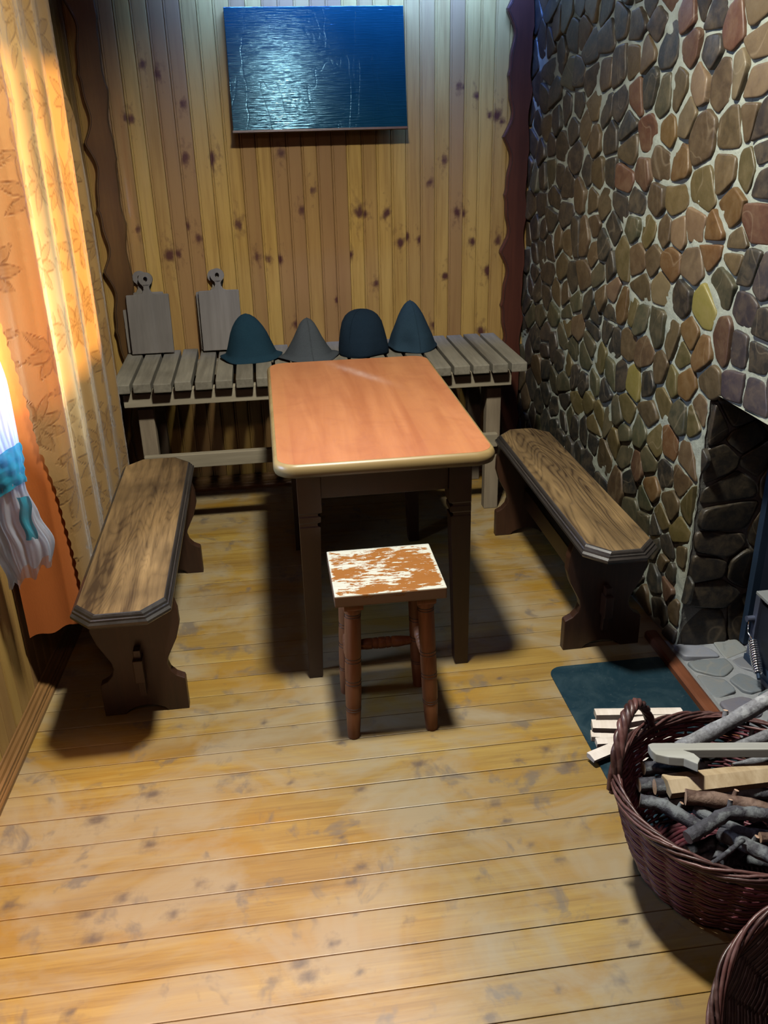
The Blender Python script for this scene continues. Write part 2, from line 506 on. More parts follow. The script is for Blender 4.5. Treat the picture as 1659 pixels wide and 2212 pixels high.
panelling('wall_back', (-0.675, 3.95), (1.20, 3.95), -.02, 2.75, (0, -1), KN_BACK, zfine=(.62, 2.06), seed=8)
WH = (2.06, 3.21, 0.90, 1.76)      # window opening y0 y1 z0 z1
dl = (1.0/math.hypot(1, .058))
u_of = lambda y: (y + 1.0)*math.hypot(1, .058)
q = .0625
hu0 = round(u_of(WH[0])/q)*q; hu1 = round(u_of(WH[1])/q)*q
panelling('wall_left', (wall_left_x(-1.0), -1.0), (wall_left_x(3.96), 3.96), -.02, 2.75, (1, -.058), (), (hu0, hu1, WH[2], WH[3]), seed=5)
def simple_wall(name, lo, hi, m):
    b = MB(); b.box(lo, hi); o = b.build(name, m); tag(o, kind='structure'); return o
simple_wall('wall_front', (-1.0, -1.1, 0), (2.2, -1.0, 2.75), MT['panel'])
simple_wall('ceiling', (-1.1, -1.1, 2.75), (2.3, 4.1, 2.85), wood('ceiling boards', (.05, .026, .012), (.10, .055, .025), 'x', 8, .6))

# floor boards
KN_FLOOR = [(-0.374,1.684,1.9),(-0.42,1.527,1.6),(-0.496,1.495,1.7),(-0.469,1.424,2.1),(-0.671,1.548,1.8),(-0.386,1.861,2.2),(-0.516,1.79,2.6),(-0.302,1.464,1.5),(-0.245,1.539,1.2),(-0.176,1.515,1.2),(0.124,1.531,1.6),(0.098,1.491,1.3),(0.319,1.863,2.2),(0.153,1.79,1.4),(0.485,1.685,1.6),(0.497,1.618,1.5),(0.586,1.828,1.3),(0.588,1.478,1.2),(0.532,1.535,.8),(0.042,1.334,1.4),(-0.029,1.297,2.2),(-0.017,1.263,2.0),(0.211,1.364,1.0),(0.329,1.117,1.8),(-0.487,1.253,1.4),(0.718,1.797,2.2),(-0.431,2.066,1.4),(-0.685,1.982,.8),(-0.025,1.846,1.0),(-0.128,1.837,1.0),(-0.094,2.114,1.2),(0.117,1.985,1.0),(-0.169,2.228,1.0),(0.681,2.268,1.2),(0.636,2.212,1.1),(0.392,1.451,1.0),(-0.087,1.263,1.3),(0.671,1.291,1.4),(0.668,1.233,1.2),(0.09,1.629,1.0),(0.482,1.158,.8),(0.092,1.256,.9),(0.675,1.862,1.6)]
def build_floor():
    rnd = random.Random(21)
    seams = [-1.0 + .1*i for i in range(30)]
    seams = [y for y in seams if y < 1.95] + [1.90]
    seams = sorted(set([round(.006 + y, 4) for y in seams]))
    y = seams[-1]
    while y < 3.98:
        y += .0905; seams.append(round(y, 4))
    xs = np.concatenate([np.arange(-.86, 1.30, .013), [1.30]])
    V = []; C = []; F = []; base = 0
    for k in range(len(seams)-1):
        y0, y1 = seams[k], seams[k+1]
        fine = y1 > .75
        g = .0007; w = y1 - y0
        rows = [(y0+g, -.004), (y0+g+.0006, -.0005), (y0+g+.0022, 0)] + [(y0 + w*t, 0) for t in ((.14,.26,.38,.5,.62,.74,.86) if fine else (.5,))] + [(y1-g-.0022, 0), (y1-g-.0006, -.0005), (y1-g, -.004)]
        tone = min(1, max(0, rnd.gauss(.4, .3))); off = rnd.random()
        xx = xs if fine else np.array([-.9, .2, 1.3])
        nx = len(xx)
        lift = rnd.uniform(-.0004, .0004)
        for (yy, zz) in rows:
            U = xx; G = np.zeros(nx)
            for (kx, ky, ks) in KN_FLOOR:
                if y0 < ky < y1:
                    G = np.maximum(G, np.exp(-(((U-kx)/(.010*ks))**2 + ((yy-ky)/(.007*ks))**2)))
                    G = np.maximum(G, .28*np.exp(-(((U-kx)/(.022*ks))**2 + ((yy-ky)/(.022*ks))**2)))
            for i in range(nx):
                V.append((xx[i], yy, zz + lift)); C.append((tone, G[i], off, 1))
        for j in range(len(rows)-1):
            for i in range(nx-1):
                a = base + j*nx + i
                F.append((a, a+1, a+1+nx, a+nx))
        base += nx*len(rows)
    # dark bed under the joints
    b = len(V)
    for p in ((-.9,-1.1,-.006),(1.35,-1.1,-.006),(1.35,4.1,-.006),(-.9,4.1,-.006)):
        V.append(p); C.append((1, 1, 0, 1))
    F.append((b, b+1, b+2, b+3))
    o = np_mesh('floor', np.array(V), F, MT['floor'], np.array(C))
    tag(o, kind='structure')
build_floor()

# ------------------------------------------------------------------ stone work
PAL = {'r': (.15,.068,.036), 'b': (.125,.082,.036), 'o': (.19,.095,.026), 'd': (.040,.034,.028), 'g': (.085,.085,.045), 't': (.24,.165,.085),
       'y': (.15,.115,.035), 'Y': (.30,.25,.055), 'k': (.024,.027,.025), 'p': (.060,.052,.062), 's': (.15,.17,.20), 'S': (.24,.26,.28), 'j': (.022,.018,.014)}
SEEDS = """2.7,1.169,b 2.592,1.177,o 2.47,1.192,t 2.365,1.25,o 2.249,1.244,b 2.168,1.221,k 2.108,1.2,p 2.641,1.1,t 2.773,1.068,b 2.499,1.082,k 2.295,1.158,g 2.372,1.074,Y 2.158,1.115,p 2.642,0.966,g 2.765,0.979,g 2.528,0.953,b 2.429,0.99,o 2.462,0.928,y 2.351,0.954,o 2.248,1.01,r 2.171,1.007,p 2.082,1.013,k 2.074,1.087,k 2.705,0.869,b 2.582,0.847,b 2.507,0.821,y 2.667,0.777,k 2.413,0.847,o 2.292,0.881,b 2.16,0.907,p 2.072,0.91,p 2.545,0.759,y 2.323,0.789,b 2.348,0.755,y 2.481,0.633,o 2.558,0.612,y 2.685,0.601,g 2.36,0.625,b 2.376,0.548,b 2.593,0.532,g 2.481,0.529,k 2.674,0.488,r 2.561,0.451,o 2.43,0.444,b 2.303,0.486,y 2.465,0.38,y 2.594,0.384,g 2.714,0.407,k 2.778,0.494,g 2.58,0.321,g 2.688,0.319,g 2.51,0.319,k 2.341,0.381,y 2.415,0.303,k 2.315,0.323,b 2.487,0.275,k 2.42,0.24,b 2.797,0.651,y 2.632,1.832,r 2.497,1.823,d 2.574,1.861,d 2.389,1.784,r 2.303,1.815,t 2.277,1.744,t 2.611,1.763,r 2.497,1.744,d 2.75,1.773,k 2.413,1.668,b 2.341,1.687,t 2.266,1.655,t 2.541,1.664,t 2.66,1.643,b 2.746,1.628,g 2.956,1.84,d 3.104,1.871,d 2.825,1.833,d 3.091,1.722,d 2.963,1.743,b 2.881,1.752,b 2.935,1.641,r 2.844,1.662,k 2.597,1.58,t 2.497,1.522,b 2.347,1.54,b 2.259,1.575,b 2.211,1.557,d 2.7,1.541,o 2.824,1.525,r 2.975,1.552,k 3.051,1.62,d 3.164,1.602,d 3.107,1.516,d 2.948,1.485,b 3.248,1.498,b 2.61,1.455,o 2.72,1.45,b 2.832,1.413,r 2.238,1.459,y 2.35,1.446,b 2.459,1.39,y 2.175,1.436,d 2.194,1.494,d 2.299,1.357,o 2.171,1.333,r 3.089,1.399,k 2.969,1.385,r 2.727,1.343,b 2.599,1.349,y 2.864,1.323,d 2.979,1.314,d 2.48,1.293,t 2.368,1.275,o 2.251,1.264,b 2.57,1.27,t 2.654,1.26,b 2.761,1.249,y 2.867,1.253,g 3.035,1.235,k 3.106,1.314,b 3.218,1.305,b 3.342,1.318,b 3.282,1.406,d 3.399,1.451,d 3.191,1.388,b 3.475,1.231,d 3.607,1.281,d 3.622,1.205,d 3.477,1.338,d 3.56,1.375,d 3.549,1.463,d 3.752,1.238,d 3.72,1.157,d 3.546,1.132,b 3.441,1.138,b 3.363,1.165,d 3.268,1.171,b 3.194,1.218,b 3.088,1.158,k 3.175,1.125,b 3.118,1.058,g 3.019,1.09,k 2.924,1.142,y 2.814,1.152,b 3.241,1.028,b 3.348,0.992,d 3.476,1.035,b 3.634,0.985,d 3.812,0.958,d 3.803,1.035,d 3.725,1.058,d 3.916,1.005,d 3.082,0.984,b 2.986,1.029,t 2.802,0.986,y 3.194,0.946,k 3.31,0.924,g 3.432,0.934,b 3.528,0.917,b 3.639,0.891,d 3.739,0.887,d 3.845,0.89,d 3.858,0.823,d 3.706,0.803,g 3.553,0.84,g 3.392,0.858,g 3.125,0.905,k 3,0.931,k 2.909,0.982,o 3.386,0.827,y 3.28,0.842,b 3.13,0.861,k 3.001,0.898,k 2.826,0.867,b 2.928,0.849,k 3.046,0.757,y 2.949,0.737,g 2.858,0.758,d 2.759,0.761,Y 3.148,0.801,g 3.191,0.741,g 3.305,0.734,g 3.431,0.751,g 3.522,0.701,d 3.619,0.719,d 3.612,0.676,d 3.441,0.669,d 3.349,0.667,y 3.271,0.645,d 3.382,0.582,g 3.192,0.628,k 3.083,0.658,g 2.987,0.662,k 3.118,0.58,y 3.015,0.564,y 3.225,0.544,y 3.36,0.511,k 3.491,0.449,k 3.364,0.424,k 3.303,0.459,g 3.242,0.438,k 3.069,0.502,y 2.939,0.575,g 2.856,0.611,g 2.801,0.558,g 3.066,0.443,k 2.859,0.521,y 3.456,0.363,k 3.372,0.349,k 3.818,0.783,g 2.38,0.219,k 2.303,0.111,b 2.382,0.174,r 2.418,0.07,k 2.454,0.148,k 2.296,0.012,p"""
def clip(poly, nx, ny, c):
    out = []
    m = len(poly)
    for i in range(m):
        a = poly[i]; b = poly[(i+1) % m]
        da = nx*a[0]+ny*a[1]-c; db = nx*b[0]+ny*b[1]-c
        if da <= 0: out.append(a)
        if (da < 0 < db) or (db < 0 < da):
            t = da/(da-db); out.append((a[0]+(b[0]-a[0])*t, a[1]+(b[1]-a[1])*t))
    return out
def chaikin(p, n, w=.25):
    for _ in range(n):
        q = []
        for i in range(len(p)):
            a = p[i]; b = p[(i+1) % len(p)]
            q.append((a[0]*(1-w)+b[0]*w, a[1]*(1-w)+b[1]*w)); q.append((a[0]*w+b[0]*(1-w), a[1]*w+b[1]*(1-w)))
        p = q
    return p
def stones(mb, seeds, blockers, rect, xf, hmin=.008, hmax=.016, gap=.0042, seed=1, dome=.25, name_k=True):
    rnd = random.Random(seed)
    S = np.array([(s[0], s[1]) for s in seeds] + list(blockers))
    for i, s in enumerate(seeds):
        u0, v0, cc = s
        poly = [(rect[0], rect[2]), (rect[1], rect[2]), (rect[1], rect[3]), (rect[0], rect[3])]
        g = gap*rnd.uniform(.7, 1.4)
        poly = [(rect[0]+g, rect[2]+g), (rect[1]-g, rect[2]+g), (rect[1]-g, rect[3]-g), (rect[0]+g, rect[3]-g)]
        d = np.hypot(S[:, 0]-u0, S[:, 1]-v0)
        for k in np.argsort(d)[1:26]:
            if d[k] < 1e-6 or d[k] > .5: continue
            nx = (S[k, 0]-u0)/d[k]; ny = (S[k, 1]-v0)/d[k]
            c = nx*(S[k, 0]+u0)/2 + ny*(S[k, 1]+v0)/2 - g
            poly = clip(poly, nx, ny, c)
            if len(poly) < 3: break
        if len(poly) < 3: continue
        p = chaikin(poly, 1, .12); p = chaikin(p, 1, .22)
        # wobble
        cx = sum(a[0] for a in p)/len(p); cy = sum(a[1] for a in p)/len(p)
        size = max(math.hypot(a[0]-cx, a[1]-cy) for a in p)
        if size < .008: continue
        ph = [rnd.uniform(0, 6.28) for _ in range(3)]
        def wob(a):
            an = math.atan2(a[1]-cy, a[0]-cx)
            f = 1 + .025*math.sin(2*an+ph[0]) + .025*math.sin(3*an+ph[1]) + .015*math.sin(5*an+ph[2]) - .02
            return (cx+(a[0]-cx)*f, cy+(a[1]-cy)*f)
        p = [wob(a) for a in p]
        n = len(p)
        h = rnd.uniform(hmin, hmax); tx = rnd.uniform(-.12, .12); ty = rnd.uniform(-.12, .12)
        base = PAL[cc]; f = rnd.uniform(.7, 1.15)*(STONE_K if name_k else 1.0)
        col = tuple(min(1, base[k]*f*rnd.uniform(.93, 1.07)) for k in range(3)) + (1,)
        V = []; F = []
        for (sc_, hh) in ((1.01, -.25), (1.0, .5), (.985, .80), (.955, .95), (.86, 1.0+dome*.05), (.4, 1.0+dome*.12)):
            for a in p:
                u = cx+(a[0]-cx)*sc_; v = cy+(a[1]-cy)*sc_
                tl = 0 if hh < .3 else (a[0]-cx)*sc_*tx + (a[1]-cy)*sc_*ty
                V.append(xf(u, v, h*hh + tl))
        V.append(xf(cx, cy, h*(1.0+dome*.25)))
        m = 6
        for r in range(m-1):
            for k in range(n):
                F.append((r*n+k, r*n+(k+1) % n, (r+1)*n+(k+1) % n, (r+1)*n+k))
        for k in range(n): F.append(((m-1)*n+k, (m-1)*n+(k+1) % n, m*n))
        mb.add(V, F, 0, col, True)

def fix_normals(o):
    bm = bmesh.new(); bm.from_mesh(o.data); bmesh.ops.recalc_face_normals(bm, faces=bm.faces); bm.to_mesh(o.data); bm.free()

def fill(seeds, rect, dmin, keep, cols, seed, tries=6000):
    rnd = random.Random(seed); out = list(seeds)
    for _ in range(tries):
        u = rnd.uniform(rect[0], rect[1]); v = rnd.uniform(rect[2], rect[3])
        if not keep(u, v): continue
        if all((u-s[0])**2 + (v-s[1])**2 > dmin**2 for s in out): out.append((u, v, rnd.choice(cols)))
    return out

def build_stone_wall():
    sx = lambda u: 1.25 - .042*(u-2.28)
    W = lambda u, v, h: (sx(u)-h, u, v)
    seeds = []
    for s in SEEDS.split():
        a, b, c = s.split(','); seeds.append((float(a), float(b), c))
    inside = lambda u, v: u < 2.28 and v < .86
    seeds = [s for s in seeds if not inside(s[0], s[1]) and s[0] < 3.94]
    # the soldier stones over the fire opening
    for y in (2.14, 2.05, 1.965, 1.88, 1.79, 1.70, 1.6, 1.5, 1.4, 1.3, 1.2, 1.1, 1.0): 
        if all((y-s[0])**2+(.95-s[1])**2 > .06**2 for s in seeds): seeds.append((y, .95+RND.uniform(-.01, .02), RND.choice('pkdp')))
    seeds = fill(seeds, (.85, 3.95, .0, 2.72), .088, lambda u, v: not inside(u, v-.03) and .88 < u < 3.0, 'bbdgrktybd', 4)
    seeds = fill(seeds, (3.0, 3.95, .0, 2.72), .088, lambda u, v: True, 'ddkbgkd', 14)  # far stones kept to dark tones, lamp falloff put into their colour
    bl = []
    for s in seeds:
        if s[1] < .84 and 2.28 < s[0] < 2.45: bl.append((2*2.285-s[0], s[1]))
        if s[0] < 2.26 and .86 < s[1] < 1.06: bl.append((s[0], 2*.86-s[1]))
    mb = MB()
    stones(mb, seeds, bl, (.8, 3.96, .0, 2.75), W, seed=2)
    # mortar sheets
    def sheet(u0, u1, v0, v1, nu, nv):
        def fn(a, b):
            u = u0+(u1-u0)*a; v = v0+(v1-v0)*b
            return W(u, v, .004+.0035*math.sin(u*61+math.sin(v*47)*2)*math.sin(v*53+u*17))
        mb.grid(fn, nu, nv, 1)
    sheet(2.28, 3.97, 0, 2.75, 120, 190)
    sheet(-1.0, 2.28, .86, 2.75, 160, 120)
    # jamb that faces the room's front, returning into the wall
    J = lambda u, v, h: (u, 2.28-h, v)
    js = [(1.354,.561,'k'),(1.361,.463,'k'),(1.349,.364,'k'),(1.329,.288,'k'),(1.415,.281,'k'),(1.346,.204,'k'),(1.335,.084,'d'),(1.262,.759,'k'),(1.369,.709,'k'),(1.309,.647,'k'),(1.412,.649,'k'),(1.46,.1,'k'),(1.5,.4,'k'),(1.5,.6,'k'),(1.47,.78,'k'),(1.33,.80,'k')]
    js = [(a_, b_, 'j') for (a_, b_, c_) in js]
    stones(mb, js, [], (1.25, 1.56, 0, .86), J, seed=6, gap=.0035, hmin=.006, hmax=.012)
    mb.grid(lambda a, b: (1.245+.75*a, 2.282, .88*b), 20, 20, 3)  # jamb mortar darker than the wall's, like the jamb stones
    mb.grid(lambda a, b: (1.245+.75*a, .3+1.99*b, .862), 20, 20, 1)
    # back and far side of the fire chamber
    mb.add([(1.99, .3, 0), (1.99, 2.3, 0), (1.99, 2.3, .88), (1.99, .3, .88)], [(0, 1, 2, 3)], 2)
    mb.add([(1.245, .3, 0), (1.99, .3, 0), (1.99, .3, .88), (1.245, .3, .88)], [(0, 1, 2, 3)], 2)
    mb.add([(1.30, -1.0, -.01), (1.30, .3, -.01), (1.30, .3, 2.75), (1.30, -1.0, 2.75)], [(0, 1, 2, 3)], 1)
    o = mb.build('wall_right', [MT['stone'], MT['mortar'], plain('soot', (.02, .02, .02), .9), mortar_mat('dark jamb mortar', (.10, .10, .09), (.20, .20, .18))])
    fix_normals(o); tag(o, kind='structure')
build_stone_wall()

def build_hearth():
    H = lambda u, v, h: (u, v, .010+h)
    mb = MB()
    s = [(1.30,2.23,'S'),(1.40,2.235,'S'),(1.30,2.13,'s'),(1.36,2.05,'s'),(1.25,2.04,'s'),(1.43,2.14,'s'),(1.28,1.93,'s'),(1.40,1.93,'s')]
    s = fill(s, (1.22, 1.98, .4, 2.27), .10, lambda u, v: True, 'ssS', 9, 2500)
    stones(mb, s, [], (1.215, 1.99, .35, 2.275), H, .006, .012, .006, 3, dome=.1, name_k=False)
    mb.grid(lambda a, b: (1.205+.79*a, .3+1.98*b, .012+.002*math.sin(a*40)*math.sin(b*90)), 60, 120, 1)
    o = mb.build('hearth', [MT['stone'], MT['hearth_mortar']]); fix_normals(o)
    tag(o, 'grey flagstone hearth set in mortar inside the stone fireplace', 'hearth')
build_hearth()

# wavy corner boards
def wavy(name, xo, side, mat, per, ph):
    b = MB(); n = 260; z0, z1 = .0, 2.74
    def edge(z, k):
        w = abs(math.cos(math.pi*(z+ph+k*.06)/per))
        return .026*(w**.75) + .006*math.sin(math.pi*2*(z+ph)/per*1.5)
    P = []
    for i in range(n+1):
        z = z0+(z1-z0)*i/n
        P.append((xo + edge(z, 0) - .018, xo + .098 - edge(z, 1)*.45, z))
    y0, y1 = 3.918, 3.945
    v = []; f = []
    for (a, c, z) in P:
        v += [(a, y0+.004, z), (a+.004, y0, z), (c-.003, y0, z), (c, y0+.004, z), (c, y1, z), (a, y1, z)]
    for i in range(n):
        for k in range(6):
            f.append((i*6+k, i*6+(k+1) % 6, (i+1)*6+(k+1) % 6, (i+1)*6+k))
    f.append((0, 1, 2, 3, 4, 5)); f.append(tuple(n*6+k for k in range(6)))
    b.add(v, f)
    # routed line along the edge
    line = [(xo + edge(z0+(z1-z0)*i/n, 0) - .018 + .009, y0-.0002, z0+(z1-z0)*i/n) for i in range(n+1)]
    b.tube(line, .0011, 4, 1)
    o = b.build(name, [mat, MT['oak_edge']]); fix_normals(o); tag(o, kind='structure')
wavy('trim_1', 1.073, 1, MT['trim'], .235, .02)
wavy('trim_2', -.640, -1, MT['trim_shaded'], .25, .10)

# baseboards
def moulding(name, path, prof, mat, kind=True):
    b = MB(); v = []; f = []
    n = len(prof)
    for (x, y, nx_, ny_) in path:
        for (d, z) in prof: v.append((x+nx_*d, y+ny_*d, z))
    for i in range(len(path)-1):
        for k in range(n-1): f.append((i*n+k, i*n+k+1, (i+1)*n+k+1, (i+1)*n+k))
    f.append(tuple(range(n))[::-1]); f.append(tuple((len(path)-1)*n+k for k in range(n)))
    b.add(v, f); o = b.build(name, mat); fix_normals(o)
    if kind: tag(o, kind='structure')
    return o
pr = [(0, 0), (.030, 0), (.030, .012), (.027, .016), (.024, .018), (.024, .024), (.021, .027), (.021, .036), (.015, .040), (.012, .048), (.006, .053), (.004, .060), (0, .062)]
moulding('baseboard_left', [(wall_left_x(y), y, 1, -.05) for y in (-1.0, 1.5, 2.40, 2.405, 3.94)], pr, MT['base'])
moulding('baseboard_back', [(-.66, 3.945, 0, -1), (1.17, 3.945, 0, -1)], pr, MT['base'])
# wooden strip along the hearth edge
b = MB()
b.prism([(1.168, 0), (1.208, 0), (1.208, .020), (1.200, .024), (1.176, .024), (1.168, .018)], .3, 2.36, 'y', 0)
b.prism([(1.208, 0), (1.222, 0), (1.222, .016), (1.208, .020)], .3, 2.30, 'y', 1)
o = b.build('trim_3', [MT['hearth_trim'], MT['hearth_mortar']]); tag(o, kind='structure')

# window behind the curtains
def window(name, y0, y1, z0, z1):
    t = thing(name, None, None, (wall_left_x((y0+y1)/2), (y0+y1)/2, z0))
    t['kind'] = 'structure'
    cx = wall_left_x((y0+y1)/2); w = (y1-y0)/2; h = z1-z0
    b = MB()
    for (a, c, d, e) in ((-w-.03, w+.03, -.03, .03), (-w-.03, w+.03, h-.03, h+.03), (-w-.03, -w+.03, 0, h), (w-.03, w+.03, 0, h), (-.025, .025, 0, h), (w*.36-.02, w*.36+.02, 0, h)):
        b.box((-.075, a, d), (-.015, c, e))
    b.build('window_frame', MT['base'], t)
    g = MB(); g.box((-.048, -w, 0), (-.044, w, h))
    gl = NT('window glass'); 
    tp = gl.node('ShaderNodeBsdfTransparent'); gs = gl.node('ShaderNodeBsdfGlossy'); gs.inputs['Roughness'].default_value = .02
    mx = gl.node('ShaderNodeMixShader'); mx.inputs[0].default_value = .06
    gl.link(tp.outputs[0], mx.inputs[1]); gl.link(gs.outputs[0], mx.inputs[2]); gl.link(mx.outputs[0], gl.out.inputs[0])
    g.build('window_pane', gl.mat, t)
window('window_1', WH[0], WH[1], WH[2], WH[3])

# ================================================================== FURNITURE
def rounded_rect(x0, x1, y0, y1, r, n=8):
    P = []
    for (cx, cy, a0) in ((x1-r, y1-r, 0), (x0+r, y1-r, 90), (x0+r, y0+r, 180), (x1-r, y0+r, 270)):
        for k in range(n+1):
            a = math.radians(a0+90*k/n); P.append((cx+r*math.cos(a), cy+r*math.sin(a)))
    return P

# --- slatted bench against the back wall
def build_slat_bench():
    t = thing('slatted_bench', 'long weathered grey slatted bench against the pine wall, hats and cutting boards on it', 'bench', (.22, 3.66, 0))
    rnd = random.Random(5)
    for i in range(21):
        b = MB()
        x = -.607 + i*.079 - .22
        fj = rnd.uniform(-.008, .008) - (.012 if i in (20,) else 0)
        h = .036 + rnd.uniform(-.002, .002)
        b.box((x, 3.392+fj-3.66, .640), (x+.066+rnd.uniform(-.002, .002), 3.935-3.66, .640+h), bev=.004)
        o = b.build('slat', MT['grey_wood'], t)
    b = MB(); b.box((-.575-.22, 3.425-3.66, .575), (.985-.22, 3.465-3.66, .640), bev=.003); b.build('front_beam', MT['grey_wood_x'], t)
    b = MB(); b.box((-.575-.22, 3.85-3.66, .575), (.985-.22, 3.89-3.66, .640), bev=.003); b.build('back_beam', MT['grey_wood_x'], t)
    b = MB(); b.box((-.53-.22, 3.445-3.66, .300), (.94-.22, 3.475-3.66, .358), bev=.003); b.build('rail', MT['grey_wood_x'], t)
    for x in (-.535, .895):
        for y in (3.475, 3.82):
            b = MB(); b.box((x-.22, y-3.66, 0), (x+.062-.22, y+.05-3.66, .575), bev=.004); b.build('leg', MT['grey_wood_z'], t)
build_slat_bench()

# --- side benches
def side_bench(name, label, cx, y0, y1, hw, scx, shw, supp, seed, rot=0.0, om='oak'):
    t = thing(name, label, 'bench', (cx, (y0+y1)/2, 0), rot, 'dark carved side benches')
    yc = (y0+y1)/2; L = (y1-y0)/2
    c = .055
    oct_ = lambda e: [(-hw+e+c, -L+e), (hw-e-c, -L+e), (hw-e, -L+e+c*1.1), (hw-e, L-e-c*1.1), (hw-e-c, L-e), (-hw+e+c, L-e), (-hw+e, L-e-c*1.1), (-hw+e, -L+e+c*1.1)]
    b = MB()
    v = []; f = []
    prof = [(.016, .410), (.004, .414), (.0, .420), (.0, .427), (.005, .432), (.006, .437), (.0095, .4385), (.011, .444), (.015, .4485), (.018, .450)]
    for (e, z) in prof:
        for p in oct_(e): v.append((p[0], p[1], z))
    for i in range(len(prof)-1):
        for k in range(8): f.append((i*8+k, i*8+(k+1) % 8, (i+1)*8+(k+1) % 8, (i+1)*8+k))
    f.append(tuple(range(8))[::-1])
    b.add(v, f, 1)
    top = [v[(len(prof)-1)*8+k] for k in range(8)]
    b.add(top, [tuple(range(8))], 0)
    b.build('seat', [MT[om], MT['oak_edge']], t)
    half = [(.100, .410), (.112, .385), (.124, .335), (.125, .29), (.112, .245), (.092, .205), (.080, .180), (.077, .160), (.083, .138), (.098, .120), (.112, .112), (.120, .108), (.122, .100), (.122, .0), (.062, .0), (.052, .012), (.03, .022), (.0, .026)]
    half = [(p[0]*shw/.122, p[1]) for p in half]
    poly = half + [(-p[0], p[1]) for p in half[::-1]][1:]
    for yy in supp:
        b = MB()
        b.prism([(p[0]+scx-cx, p[1]) for p in poly], yy-yc-.016, yy-yc+.016, 'y', 0, bev=.003)
        b.build('end_support', [MT['oak_leg']], t)
    b = MB(); b.box((scx-cx-.014, supp[0]-yc-.055, .128), (scx-cx+.014, supp[1]-yc+.055, .205), bev=.003)
    b.build('stretcher', MT['oak_leg'], t)
    for yy, s_ in ((supp[0], -1), (supp[1], 1)):
        b = MB()
        yw = yy-yc+s_*.030
        b.prism([(yw-.008, .075), (yw+.008, .075), (yw+.012, .232), (yw-.014, .232)], scx-cx-.010, scx-cx+.010, 'x', 0, bev=.002)
        b.build('wedge_peg', MT['oak_leg'], t)
    return t
side_bench('side_bench', 'dark oak bench with chamfered seat beside the curtain on the left', -.435, 2.018, 3.19, .130, -.435, .122, (2.235, 3.105), 1)
side_bench('side_bench', 'dark oak bench with swirling grain beside the stone wall on the right', .975, 2.125, 3.25, .115, 1.005, .128, (2.345, 3.215), 2, om='oak_swirl')

